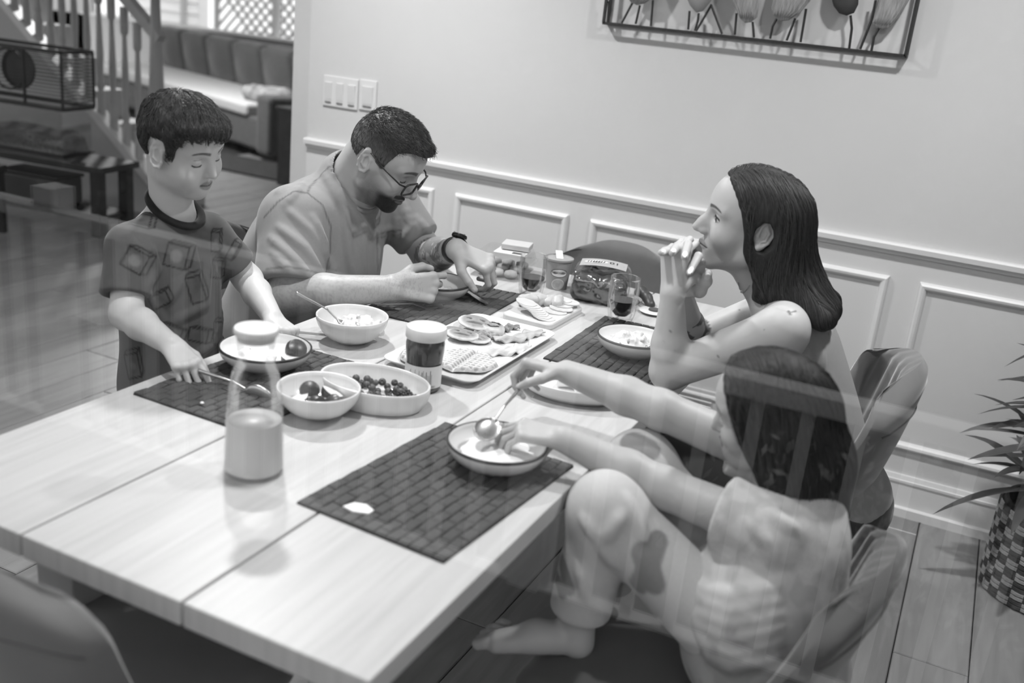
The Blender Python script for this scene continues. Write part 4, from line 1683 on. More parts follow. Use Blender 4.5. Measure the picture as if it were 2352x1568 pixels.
def waffle(dx, dy, rz, R, label, split=True):
    n = 64
    V = np.zeros((n, n, 3))
    g = np.linspace(-1, 1, n)
    X, Y = np.meshgrid(g, g, indexing='ij')
    rr_ = np.sqrt(X ** 2 + Y ** 2)
    sc_ = np.where(rr_ > 1e-6, np.maximum(np.abs(X), np.abs(Y)) / np.maximum(rr_, 1e-6), 1)
    ang = np.arctan2(Y, X)
    Rv = R * (1 + .05 * np.sin(ang * 3 + dx * 40) + .03 * np.sin(ang * 7))
    x, y = X * sc_ * Rv, Y * sc_ * Rv
    p = .0125
    rid = np.maximum(np.abs(np.cos(x / p * math.pi)) ** 3, np.abs(np.cos(y / p * math.pi)) ** 3)
    edge = ss(0, .10, 1 - np.maximum(np.abs(X), np.abs(Y)))
    z = .003 + .0105 * edge * (.15 + .85 * rid)
    if split:
        z *= 1 - .7 * np.exp(-(x / .004) ** 2)
    V[..., 0], V[..., 1], V[..., 2] = x, y, z
    idx = np.arange(n * n).reshape(n, n)
    F = np.stack([idx[:-1, :-1], idx[1:, :-1], idx[1:, 1:], idx[:-1, 1:]], -1).reshape(-1, 4)
    Vb = V.copy()
    Vb[..., 2] = .0
    F2 = F[:, ::-1] + n * n
    wme = np_mesh('waffle', np.concatenate([V.reshape(-1, 3), Vb.reshape(-1, 3)]), np.concatenate([F, F2]))
    paint(wme, np.concatenate([(.52 + .26 * ss(.2, .9, rid) * edge + .10 * (1 - edge)).ravel(), np.full(n * n, .6)]))
    q = link('waffle', wme, M_waffle, loc=(plx + dx, ply + dy, PZ + .001), rot=(0, 0, rz))
    return tag(q, label, 'waffle', 'waffles on the platter')


waffle(.035, -.105, math.radians(4), .068, 'large round grid waffle at the front of the platter')
w2 = waffle(-.030, -.145, .2, .058, 'smaller waffle tucked behind the spread jar', False)
w2.location.z += .0
w2.location.x -= .012


def pancake(dx, dy, dz, R, h, label, face, tilt=(0, 0), rz=0, hole=False):
    s = Sdf()
    if hole:
        for k in range(20):
            a = 2 * math.pi * k / 20
            s.ball((R * .62 * math.cos(a), R * .62 * math.sin(a), h * .5), h * .62, h)
    else:
        s.ell((0, 0, h * .5), (R, R * .92, h * .62), 0)
    if face:
        for sx_ in (-1, 1):
            s.ell((sx_ * R * .38, R * .12, h), (R * .16, R * .10, h * .5), .002, '-')
        s.ell((0, -R * .35, h), (R * .5, R * .12, h * .5), .002, '-')
    s.func(lambda P: .0015 * (noise3(P * 160) - .5), (0, 0, 0), 1, '~')
    V, F = s.mesh((-R * 1.2, -R * 1.2, -.004), (R * 1.2, R * 1.2, h * 1.5), .0015)
    me = np_mesh('pancake', V, F)
    c = .50 + .28 * ss(.65, 1.0, np.hypot(V[:, 0], V[:, 1]) / R) + .05 * noise3(V * 120)
    paint(me, c)
    q = link('pancake', me, mat('pancake_top', .6, .55, attr='Col', var=.08, vscale=60), loc=(plx + dx, ply + dy, PZ + dz), rot=(tilt[0], tilt[1], rz))
    return tag(q, label, 'pancake', 'small pancakes on the platter')


pancake(-.050, .035, .006, .040, .012, 'browned pancake with pressed marks nearest the spread jar', True, (.0, .06), .3)
pancake(-.062, .120, .012, .043, .013, 'largest browned pancake with pressed marks at the back of the platter', True, (.12, .1), .4)
pancake(-.018, .128, .002, .029, .013, 'ring shaped pancake on the platter', False, (.0, .0), 0, True)
pancake(-.016, .048, .001, .032, .010, 'pale flat pancake in the middle of the platter', True)
pancake(-.086, .060, .001, .030, .010, 'small pancake at the platter\'s long edge', False, (0, .05))


def strip(dx, dy, rz, L, w, label, seed, g):
    rr_ = random.Random(seed)
    n, mrow = 40, 13
    ph = rr_.random() * 6
    def f(u, v):
        x = (u - .5) * L
        ww = w * (.55 + .45 * math.sin(math.pi * min(1, u * 1.05 + .03)) ** .5) * (1 + .12 * math.sin(u * 17 + ph))
        y = (v - .5) * 2 * ww + .006 * math.sin(u * 9 + ph)
        z = .010 + .0045 * math.sin(u * 26 + ph) * abs(v - .5) * 2 + .003 * math.sin(v * 9 + u * 14 + ph) - .006 * abs(2 * v - 1) ** 2
        return (x, y, z)
    mb = MB()
    mb.grid(f, n, mrow)
    q = mb.build('bacon_strip', mat('bacon_%d' % int(g * 100), g, .5, var=.30, vscale=14, stretch=(1, 6, 1)), None, smooth=True, loc=(plx + dx, ply + dy, PZ), rot=(0, 0, rz))
    md = q.modifiers.new('solid', 'SOLIDIFY')
    md.thickness = .003
    return tag(q, label, 'bacon', 'crisp strips on the platter')


strip(.052, .135, math.radians(68), .150, .020, 'long browned strip nearer the woman on the platter', 1, .66)
strip(.070, .020, math.radians(64), .150, .021, 'long pale strip beside the waffle on the platter', 2, .74)
strip(-.020, .090, math.radians(20), .070, .014, 'short crumpled strip between the pancakes', 5, .52)
strip(.000, .175, math.radians(60), .060, .012, 'short dark strip at the far end of the platter', 7, .48)
strip(-.100, -.075, math.radians(80), .055, .016, 'small pale scrap behind the spread jar', 8, .8)

# pale wedges in the oval dish
for i, (dx, dy, rz) in enumerate([(-.015, .012, .3), (.025, -.008, .9)]):
    q = MB().prism([(-.028, -.012), (.028, -.016), (.022, .016), (-.020, .018)], 0, .016).build('cheese_wedge', mat('wedge_white', .88, .5, var=.03), None, loc=(-.680 + dx, 1.870 + dy, TZ + .016), rot=(.15, -.2 + .3 * i, rz))
    bevel(q, .004)
    tag(q, ['white wedge leaning up in the oval dish', 'flat white wedge lying in the oval dish'][i], 'cheese', 'white wedges in the oval dish')

# ------------------------------------------------------------------ cutlery
def spoon_mesh(L=.165, bw=.020, bl=.058):
    s = Sdf()
    s.ell((0, 0, 0), (bl / 2, bw, .0085), 0)
    s.ell((0, 0, .0035), (bl / 2 - .0012, bw - .0012, .0085), .0006, '-')
    s.half((0, 0, .0030), (0, 0, 1), .0006)
    s.cone((bl / 2 - .003, 0, .000), (bl / 2 + .035, 0, .010), .0026, .0022, .004)
    s.cone((bl / 2 + .035, 0, .010), (L - bl / 2, 0, .006), .0022, .0042, .003)
    V, F = s.mesh((-bl / 2 - .005, -bw - .005, -.012), (L, bw + .005, .02), .0011)
    return np_mesh('spoon', V, F)


def fork_mesh():
    mb = MB()
    hp = [(0, .0025, .0), (.05, .0022, .004), (.095, .0025, .006), (.112, .0085, .001), (.125, .0115, -.004)]
    def row(x, w, z):
        return [(x, -w, z), (x, w, z), (x, w, z + .0018), (x, -w, z + .0018)]
    prev = None
    for x, w, z in [(0, .005, 0), (.04, .0035, .003), (.09, .003, .006), (.108, .009, .002), (.126, .0115, -.004)]:
        vs = row(x, w, z)
        if prev:
            mb.add(prev + vs, [(0, 1, 5, 4), (1, 2, 6, 5), (2, 3, 7, 6), (3, 0, 4, 7), (4, 5, 6, 7), (0, 3, 2, 1)])
        prev = vs
    for k in range(4):
        y = -.0096 + k * .0064
        mb.bar((.125, y, -.003), (.168, y * .92, .004), .0032, .0018)
    return mb.mesh('fork')


def knife_mesh():
    mb = MB()
    mb.prism([(0, -.007), (.075, -.0055), (.085, -.0075), (.135, -.0085), (.160, -.004), (.166, .003), (.150, .0075), (.085, .0065), (.075, .0055), (0, .007)], 0, .0018)
    return mb.mesh('knife')


def cutlery(kind, me, loc, rot, label):
    o = link(kind, me, M_steel, loc=loc, rot=rot, smooth=(kind == 'spoon'))
    tag(o, label, kind, 'cutlery on the table')
    return o


sp = spoon_mesh()
rz = lambda a, b: math.atan2(b[1] - a[1], b[0] - a[0])
cutlery('spoon', sp, (-1.215, 1.817, TZ + .040), (0, math.radians(-28), math.radians(208)), 'steel spoon standing in the plain bowl of scrambled egg')
cutlery('spoon', sp.copy(), (-.655, 2.180, E_MAT + .020), (.3, math.radians(-14), math.radians(20)), 'steel spoon in the woman\'s bowl')
cutlery('fork', fork_mesh(), (-1.312, 2.085, TZ + .009), (0, 0, math.radians(40)), 'steel fork under the bearded man\'s forearm')
cutlery('knife', knife_mesh(), (-1.238, 2.385, TZ + .011), (0, 0, math.radians(-35)), 'butter knife beside the bearded man\'s bowl')
cutlery('knife', bpy.data.meshes['knife'].copy(), (-1.345, 1.765, TZ + .012), (0, 0, math.radians(25)), 'steel knife beside the boy\'s far hand')
tag(link('eggshell_piece', MB().prism([(-.022, -.006), (-.010, .012), (.008, .016), (.024, .006), (.020, -.006), (-.004, -.012)], 0, .003).mesh('bit'), mat('bit_white', .92, .5), loc=(-.755, 1.178, TZ + .0075), rot=(.05, .1, .25)), 'small flat white food scrap on the girl\'s placemat', 'food scrap')
tag(link('crumb', MB().lathe([(0, 0), (.004, .001), (.003, .003), (0, .004)], 8).mesh('crumb'), mat('bit_white', .92, .5), loc=(-1.215, 1.345, TZ + .0065)), 'tiny white crumb on the boy\'s placemat', 'crumb')
# pizza cutter lying behind the woman's arm
pc = empty('pizza_cutter', (-.748, 2.60, TZ), math.radians(125), label='pizza cutter with dark curved handle lying behind the woman\'s forearm', cat='kitchen tool')
MB().lathe([(0, 0), (.040, 0), (.042, .0015), (.040, .003), (0, .003)], 36, (-.02, 0, .006)).build('wheel', M_white_plastic, pc, auto=40)
MB().lathe([(0, 0), (.017, 0), (.016, .004), (0, .005)], 24, (-.02, 0, .009)).build('hub', mat('hub_dark', .3, .5), pc, auto=40)
s = Sdf().chain([(.022, 0, .012), (.045, .004, .026), (.075, .012, .034), (.100, .014, .024)], [.014, .013, .015, .012], .01)
V, F = s.mesh((0, -.02, -.004), (.125, .04, .06), .003)
link('handle', np_mesh('handle', V, F), mat('handle_dark', .22, .45), pc)
# ------------------------------------------------------------------ anatomy
def unit(v):
    v = v3(v)
    return v / (np.linalg.norm(v) + 1e-12)


class Frame:
    """local x forward, y to the left, z up"""

    def __init__(s, O, yaw, pitch, roll, sc_):
        yaw, pitch, roll = map(math.radians, (yaw, pitch, roll))
        f = v3((math.cos(yaw) * math.cos(pitch), math.sin(yaw) * math.cos(pitch), -math.sin(pitch)))
        l = v3((-math.sin(yaw), math.cos(yaw), 0))
        u = np.cross(f, l)
        s.f = f
        s.l = math.cos(roll) * l + math.sin(roll) * u
        s.u = -math.sin(roll) * l + math.cos(roll) * u
        s.O, s.s = v3(O), sc_
        s.R = np.stack([s.f, s.l, s.u])

    def w(s, x, y, z):
        return s.O + s.s * (x * s.f + y * s.l + z * s.u)

    def loc(s, P):
        return ((P - s.O) @ s.R.T) / s.s


def rot_axis(v, ax, a):
    v, ax = v3(v), unit(ax)
    return v * math.cos(a) + np.cross(ax, v) * math.sin(a) + ax * (ax @ v) * (1 - math.cos(a))


SKULL = [((.000, 0, .026), (.090, .0740, .080)), ((.024, 0, .028), (.066, .066, .062)), ((-.030, 0, .010), (.060, .065, .062))]


def skull(S, fr, infl=0., k=.03):
    for c, r in SKULL:
        S.ell(fr.w(*c), (v3(r) + infl) * fr.s, k * fr.s, '+', fr.R)


def head(S, fr, A):
    """A: dict of proportions"""
    s = fr.s
    W_ = fr.w
    g = A.get
    skull(S, fr)
    jw, cz, cx_ = g('jaw', .046), g('chin_z', -.104), g('chin_x', .078)
    S.ell(W_(.034, 0, -.040), v3((.052, g('face_w', .057), .078)) * s, .03 * s, '+', fr.R)
    for sd in (-1, 1):
        S.cone(W_(.008, sd * jw, -.068), W_(cx_ - .006, sd * .012, cz), .020 * s, .015 * s, .022 * s)
        S.cone(W_(.000, sd * (jw + .010), -.02), W_(.008, sd * jw, -.068), .020 * s, .019 * s, .022 * s)
        S.ell(W_(.056, sd * .036, -.036), v3((.030, g('cheek', .026), .028)) * s, .020 * s, '+', fr.R)
        S.cone(W_(.084, sd * .010, .022), W_(.068, sd * .048, .020), g('brow', .0085) * s, .008 * s, .014 * s)
    S.ball(W_(cx_, 0, cz + .002), .0175 * s, .016 * s)
    S.ell(W_(.072, 0, -.070), v3((.0255, .030, .028)) * s, .014 * s, '+', fr.R)
    # eye sockets, balls and lids
    ex, ey, ez = .0725, g('eye_y', .0320), g('eye_z', -.002)
    for sd in (-1, 1):
        S.ell(W_(.098, sd * ey, ez + .002), v3((.016, .017, .0125)) * s, .012 * s, '-', fr.R)
        S.ball(W_(ex, sd * ey, ez), g('lid_r', .0138) * s, .003 * s)
        if g('open'):
            S.ell(W_(ex + .014, sd * ey, ez - .0010), v3((.014, .0142, .0066)) * s, .001 * s, '-', fr.R)
            S.ball(W_(ex, sd * ey, ez), .0124 * s, 0)
    # nose
    nx, nz, ns = g('nose_x', .1125), g('nose_z', -.036), g('nose_s', 1.)
    S.cone(W_(.0850, 0, .014), W_(nx - .010, 0, nz + .012), .0072 * s, .0078 * s * ns, .012 * s)
    S.cone(W_(nx - .012, 0, nz + .014), W_(nx - .001, 0, nz), .0078 * s * ns, .0092 * s * ns, .008 * s)
    S.ell(W_(nx - .022, 0, nz + .006), v3((.020, .0125 * ns, .020)) * s, .012 * s, '+', fr.R)
    for sd in (-1, 1):
        S.ell(W_(nx - .0155, sd * .0105 * ns, nz - .0045), v3((.0090, .0056, .0066)) * s * ns, .007 * s, '+', fr.R)
        S.ell(W_(nx - .008, sd * .0060 * ns, nz - .0115), v3((.0045, .0026, .0030)) * s * ns, .002 * s, '-', fr.R)
    # lips
    mz = g('mouth_z', -.0690)
    mx = g('mouth_x', .0975)
    mw = g('mouth_w', .0235)
    for sd in (-1, 1):
        S.cone(W_(mx, 0, mz + .0055), W_(mx - .0150, sd * mw, mz), .0052 * s, .0022 * s, .005 * s)
        S.cone(W_(mx - .0015, 0, mz - .0058), W_(mx - .0150, sd * mw * .9, mz - .0005), .0060 * s, .0024 * s, .005 * s)
        S.cone(W_(mx + .0050, 0, mz - .0002 + g('smile', 0) * -.0), W_(mx - .0105, sd * mw * 1.06, mz - .0002 + g('smile', 0)), g('gap', .0013) * s, .0011 * s, .0016 * s, '-')
    # ears
    for sd in (-1, 1):
        ear = np.stack([unit(fr.f * .93 + fr.l * sd * -.05 + fr.u * .25), unit(fr.l * sd * .9 - fr.f * .42), unit(fr.u * .97 - fr.f * .2)])
        ear[1] = unit(ear[1] - ear[0] * (ear[0] @ ear[1]))
        ear[2] = np.cross(ear[0], ear[1])
        c = W_(g('ear_x', -.012), sd * .0775, -.008)
        es = g('ear', 1.) * s
        E = lambda a_, b_, o_: c + (ear[0] * a_ + ear[2] * b_ + ear[1] * o_) * es
        S.ell(c, v3((.0155, .0040, .0275)) * es, .006 * s, '+', ear)
        S.ell(E(.004, .001, .0060), v3((.0085, .0055, .0130)) * es, .003 * s, '-', ear)
        hp = [(.0125, .002), (.0135, .016), (.0070, .0275), (-.0050, .0290), (-.0135, .0200), (-.0165, .0060), (-.0130, -.0100), (-.0060, -.0220)]
        S.chain([E(a_, b_, .0030) for a_, b_ in hp], [.0026, .0030, .0032, .0032, .0033, .0033, .0034, .0045], .0030 * s)
        S.chain([E(.002, .0165, .0030), E(-.0065, .0090, .0040), E(-.0060, -.0080, .0035), E(.0010, -.0135, .0030)], [.0026, .0030, .0030, .0026], .0030 * s)
        S.ball(E(.0125, -.0045, .0015), .0042 * es, .004 * s)
        S.ball(E(.0010, -.0255, .0005), .0080 * es, .006 * s)


FING = [((.092, .0255), (.044, .026, .021), .0090), ((.096, .0065), (.049, .030, .022), .0092), ((.090, -.0125), (.045, .028, .022), .0086), ((.081, -.0300), (.035, .021, .019), .0076)]


def hand(S, wrist, xd, zd, side, s, flex, spread=(4, 1, -3, -7), thumb=((.55, .65, -.5), (.8, .45, -.4), (.9, .2, -.4)), tr=1., k=.007, wr=.028):
    """xd: wrist to knuckles, zd: back of the hand; side +1 right hand, -1 left hand"""
    X = unit(xd)
    Z = unit(v3(zd) - X * (v3(zd) @ X))
    Y = side * np.cross(Z, X)
    o = v3(wrist)
    w = lambda x, y, z: o + s * (x * X + y * Y + z * Z)
    nails, tips = [], []
    wy = (.018, .007, -.005, -.015)
    for i, ((mx, my), ph, r) in enumerate(FING):
        S.cone(w(-.012, wy[i] * .9, 0), w(mx, my, -.001), .0145 * s, .0112 * s, .012 * s)
        S.ball(w(mx, my, .0015), .0110 * s, .006 * s)
        p = w(mx, my, -.001)
        a = math.radians(spread[i])
        d = math.cos(a) * X + math.sin(a) * Y
        ax = unit(np.cross(d, -Z))
        tot = 0
        dz = Z
        rr = r
        for j in range(3):
            an = math.radians(flex[i][j])
            d = rot_axis(d, ax, an)
            dz = rot_axis(dz, ax, an)
            q = p + d * ph[j] * s
            r2 = r * (1 - .09 * (j + 1))
            S.cone(p, q, rr * s * tr, r2 * s * tr, (.006 if j == 0 else .003) * s)
            p, rr = q, r2
        nails.append((p - d * .004 * s + dz * rr * s * tr * .92, dz, d))
        tips.append(p)
    # thumb
    p = w(.012, .022, -.006)
    rr = .0155
    for j, (dv, L, r2) in enumerate(zip(thumb, (.042, .034, .026), (.0125, .0108, .0090))):
        d = unit(dv[0] * X + dv[1] * Y + dv[2] * Z)
        q = p + d * L * s
        S.cone(p, q, rr * s, r2 * s * tr, (.014 if j == 0 else .004) * s)
        p, rr = q, r2 * tr
    tn = unit(np.cross(d, X) * side) if abs(d @ X) < .97 else Y
    tn = unit(Y + Z * .6 - d * ((Y + Z * .6) @ d))
    nails.append((p - d * .003 * s + tn * rr * s * .92, tn, d))
    tips.append(p)
    return nails, tips, w


def paint_nails(V, col, nails, s, val):
    for c, nrm, d in nails:
        q = V - c
        a = q @ d
        b = np.cross(d, nrm)
        bb = q @ b
        h = q @ nrm
        m = (np.hypot(a / (.0062 * s), bb / (.0052 * s)) < 1) & (h > -.004 * s)
        col[m] = val


def relax(V, F, it=2, lam=.5):
    """soften grid steps"""
    n = len(V)
    e = np.concatenate([F[:, [0, 1]], F[:, [1, 2]], F[:, [2, 3]], F[:, [3, 0]]])
    e = np.concatenate([e, e[:, ::-1]])
    cnt = np.maximum(np.bincount(e[:, 0], minlength=n), 1)[:, None]
    for _ in range(it):
        acc = np.stack([np.bincount(e[:, 0], weights=V[e[:, 1], k], minlength=n) for k in range(3)], 1)
        V = V + lam * (acc / cnt - V)
    return V


def body_mesh(S, regions, res):
    """regions: list of (lo, hi, res) fine boxes; everything else at res. All samples of one field, joined to one mesh"""
    lo = np.min([p[1] - p[2] for p in S.p if p[3] == '+'], 0) - .02
    hi = np.max([p[1] + p[2] for p in S.p if p[3] == '+'], 0) + .02
    parts = []
    V, F = S.mesh(lo, hi, res, [(v3(a) + res * 3, v3(b) - res * 3) for a, b, r in regions])
    keep = np.ones(len(F), bool)
    fc = V[F].mean(1)
    for a, b, r in regions:
        a, b = v3(a), v3(b)
        keep &= ~np.all((fc > a + res * 1.0) & (fc < b - res * 1.0), axis=1)
    parts.append((V, F[keep]))
    for i, (a, b, r) in enumerate(regions):
        v, f = S.mesh(a, b, r)
        fc = v[f].mean(1)
        kk = np.ones(len(f), bool)
        for a2, b2, r2 in regions[:i]:
            kk &= ~np.all((fc > v3(a2) + r2) & (fc < v3(b2) - r2), axis=1)
        kk &= np.all((fc > v3(a)) & (fc < v3(b) - r), axis=1)
        parts.append((v, f[kk]))
    V, F = join_geo(parts)
    used = np.unique(F)
    mp = np.zeros(len(V), int)
    mp[used] = np.arange(len(used))
    return V[used], mp[F]


def surf(V, F):
    return BVHTree.FromPolygons(V.tolist(), F.tolist())


def trace(bv, pl):
    """first hits of camera rays with a surface, for laying folds, seams and prints on cloth"""
    out = []
    for p in pl:
        h = bv.ray_cast(Vector(CAM), Vector(ray(*p)))
        out.append(None if h[0] is None else (np.array(h[0]), np.array(h[1])))
    return out


def seg_dist(V, pts):
    dmin = np.full(len(V), 1e3)
    for a, b in zip(pts[:-1], pts[1:]):
        ba = b - a
        t = np.clip(((V - a) @ ba) / (ba @ ba + 1e-12), 0, 1)
        dmin = np.minimum(dmin, np.linalg.norm(V - (a + t[:, None] * ba), axis=1))
    return dmin


def dense(pl, step=14):
    out = []
    for a, b in zip(pl[:-1], pl[1:]):
        n = max(1, int(math.hypot(b[0] - a[0], b[1] - a[1]) / step))
        for i in range(n):
            t = i / n
            out.append((a[0] + (b[0] - a[0]) * t, a[1] + (b[1] - a[1]) * t))
    out.append(pl[-1])
    return out


def lay(bv, pl, tol=.12, step=14, normals=False):
    """pixel polyline laid on the surface"""
    pts, nn = [], []
    for h in trace(bv, dense(pl, step)):
        if h is not None and (not pts or np.linalg.norm(h[0] - pts[-1]) < tol):
            pts.append(h[0])
            nn.append(h[1])
    return (pts, nn) if normals else pts


def add_folds(S, lo, hi, folds):
    """folds: (pixel polyline, radius, depth below the surface, sign)"""
    bv = surf(*S.mesh(lo, hi, .009))
    for pl, r, dep, op in folds:
        pts, nn = lay(bv, pl, normals=True)
        if len(pts) < 2:
            continue
        pts = [p - n * dep for p, n in zip(pts, nn)]
        m = len(pts)
        rs = [r * (.35 + .65 * math.sin(math.pi * (i + .5) / m) ** .7) for i in range(m)]
        for i in range(m - 1):
            S.cone(pts[i], pts[i + 1], rs[i], rs[i + 1], .012, op)


def dab(c, d, r, val, soft=.0012):
    """blend a grey into c where d < r, with a soft edge"""
    m = ss(r + soft, r - soft, d)
    c[:] = c * (1 - m) + val * m


def strand_mesh(name, roots, dirf, S, steps, step, r, parent, m, off=.001, jit=.15, seed=0, lift=0., avoid=None):
    rs = np.random.RandomState(seed)
    P = roots.copy()
    N = len(P)
    jd = rs.normal(size=(N, 3)) * jit
    L = (.65 + .5 * rs.rand(N))[:, None]
    o = off + lift * 0
    offs = o + rs.rand(N) * .0025
    path = [P.copy()]
    for i in range(steps):
        g = S.grad(P)
        d = dirf(P) + jd
        d -= g * (d * g).sum(1)[:, None]
        d /= np.linalg.norm(d, axis=1)[:, None] + 1e-9
        P = P + d * step * L + g * lift * (i + 1) / steps
        if lift == 0:
            P = P - g * ((S.ev(P) - offs) * .8)[:, None]
        path.append(P.copy())
    T = np.stack(path, 1)
    if avoid is not None:
        bad = avoid(T.reshape(-1, 3)).reshape(T.shape[:2]).any(1)
        T = T[~bad]
        N = len(T)
    M_ = steps + 1
    tan = np.gradient(T, axis=1)
    tan /= np.linalg.norm(tan, axis=2)[..., None] + 1e-9
    ref = np.array([.3, .5, .81])
    a = np.cross(tan, ref)
    a /= np.linalg.norm(a, axis=2)[..., None] + 1e-9
    b = np.cross(tan, a)
    rad = r * (1 - .85 * (np.linspace(0, 1, M_) ** 2))[None, :, None]
    ring = [T + rad * (a * math.cos(q) + b * math.sin(q)) for q in (0, 2.094, 4.189)]
    V = np.stack(ring, 2).reshape(-1, 3)
    base = (np.arange(N) * M_ * 3)[:, None, None] + (np.arange(M_ - 1) * 3)[None, :, None]
    k = np.arange(3)
    k2 = (k + 1) % 3
    F = np.stack([base + k, base + k2, base + 3 + k2, base + 3 + k], -1).reshape(-1, 4)
    return link_world(name, np_mesh(name, V, F), m, parent)


def face_paint(fr, V, base, A):
    """grey value of skin, lips, brows, lashes in head coordinates"""
    q = fr.loc(V)
    x, y, z = q[:, 0], q[:, 1], q[:, 2]
    g = A.get
    col = np.full(len(V), base)
    near = (np.abs(x) < .14) & (np.abs(y) < .1) & (np.abs(z) < .14)
    ay = np.abs(y)
    front = near & (x > .045)

    def put(m, val):
        m = np.clip(m, 0, 1)
        col[:] = col * (1 - m) + val * m
    mz, mw = g('mouth_z', -.069), g('mouth_w', .0235)
    front_m = front & (x < g('mouth_x', .0975) + .014) & (ay < .05)
    lip = ss(1.15, .85, np.sqrt((y / mw) ** 2 + ((z - mz) / (.0105 * g('lip_h', 1.))) ** 2)) * front_m * (x > .074)
    put(lip, base * g('lip', .80))
    gp = ss(g('gap', .0013) + .0012, g('gap', .0013) - .0006, np.abs(z - mz - g('smile', 0) * (ay / mw))) * ss(mw * 1.06, mw * .92, ay) * front_m * (x > .07)
    put(gp * .85, base * .36)
    ey, ez = g('eye_y', .032), g('eye_z', -.002)
    bt = (ay - .011) / .042
    bz = ez + g('brow_z', .0225) + .0065 * np.sin(np.clip(bt, 0, 1) * 2.6) - .004 * np.clip(bt, 0, 1)
    bw = g('brow_w', .0042) * (1 - .55 * np.clip(bt, 0, 1))
    nz_ = noise3(V * 700)
    br = ss(bw + .0016, bw - .0012, np.abs(z - bz)) * ss(-.03, .08, bt) * ss(1.06, .9, bt) * front
    put(br * (.75 + .25 * nz_), base * .36)
    nx, nzz = g('nose_x', .1125), g('nose_z', -.036)
    put(ss(.0036, .0018, np.hypot(ay - .0060, z - (nzz - .0105))) * (np.abs(x - nx + .008) < .006) * front, base * .40)
    ex = .0725
    for sd in (-1, 1):
        e = np.stack([x - ex, y - sd * ey, z - ez], 1)
        r = np.linalg.norm(e, axis=1)
        if g('open'):
            ball = near & (r < .0132) & (e[:, 0] > .002)
            put(ball * 1.0, .74)
            gd = unit(g('gaze', (1, 0, -.1)))
            ang = (e @ gd) / (r + 1e-9)
            put(ball * ss(.87, .90, ang), .24)
            put(ball * ss(.965, .98, ang), .06)
            zl = .0056 * np.sqrt(np.clip(1 - (e[:, 1] / .0145) ** 2, 0, 1))
            put(near * (r < .0175) * (e[:, 0] > 0) * ss(.0030, .0014, np.abs(e[:, 2] - zl)) * ss(.0150, .0135, np.abs(e[:, 1])), .15)
            put(near * (r < .0175) * (e[:, 0] > 0) * ss(.0020, .0008, np.abs(e[:, 2] + zl * .95)) * ss(.0140, .0120, np.abs(e[:, 1])) * .5, base * .55)
        else:
            t = np.clip(1 - (e[:, 1] / .0140) ** 2, 0, 1)
            zl = g('lash_z', -.0055) - .0030 * t
            put(near * (r < .0185) * (e[:, 0] > 0) * ss(.0026, .0012, np.abs(e[:, 2] - zl)) * ss(.0150, .0130, np.abs(e[:, 1])), .18)
            put(near * (r < .018) * (e[:, 0] > 0) * ss(.0018, .0006, np.abs(e[:, 2] - .0070 - .0015 * t)) * ss(.0130, .0110, np.abs(e[:, 1])) * .6, base * .66)
    return col, q


SKIN = mat('skin', .65, .48, attr='Col', spec=.35, var=.03, vscale=30, bump=.05, bscale=700)
HAIR = mat('hair_dark', .17, .60, spec=.22, var=.25, vscale=40)
HAIR_STR = mat('hair_strand', .20, .38, spec=.5)
CLOTH = mat('cloth_paint', .5, .9, attr='Col', spec=.15, sheen=.15, bump=.15, bscale=1200, var=.03, vscale=200)


def capped(S, a, b, ra, rb, k=.02, op='+', cap=.004):
    """tapered cylinder, round at a and cut flat at b"""
    a, b = v3(a), v3(b)
    ba = b - a
    L = np.linalg.norm(ba)
    u = ba / L

    def fn(P):
        h = (P - a) @ u
        t = np.clip(h / L, 0, 1.0)
        q = P - (a + np.outer(np.maximum(h, 0), u))
        d = np.linalg.norm(q, axis=1) - (ra + (rb - ra) * t)
        return smax(d, h - L, cap)
    return S._add(fn, (a + b) / 2, L / 2 + max(ra, rb) + .01, op, k)


def torus(S, c, n, R, r, k=.006, op='+', ex=1.0, axis=None):
    c, n = v3(c), unit(n)
    ax = unit(np.cross(n, (0, 0, 1)) if axis is None else v3(axis) - n * (v3(axis) @ n))
    ay = np.cross(n, ax)

    def fn(P):
        q = P - c
        h = q @ n
        u, v = (q @ ax) / ex, q @ ay
        d = np.hypot(u, v) - R
        return np.hypot(d, h) - r
    return S._add(fn, c, R * max(1, ex) + r, op, k)


def sd_mesh(S, lo, hi, res):
    return S.mesh(lo, hi, res)


def person(loc, label):
    return empty('person', loc, label=label, cat='person')


def link_world(name, me, m, parent):
    """mesh given in world coordinates, parented to an empty that is not at the origin"""
    me.transform(Matrix.Translation(-Vector(parent.location)))
    return link(name, me, m, parent)
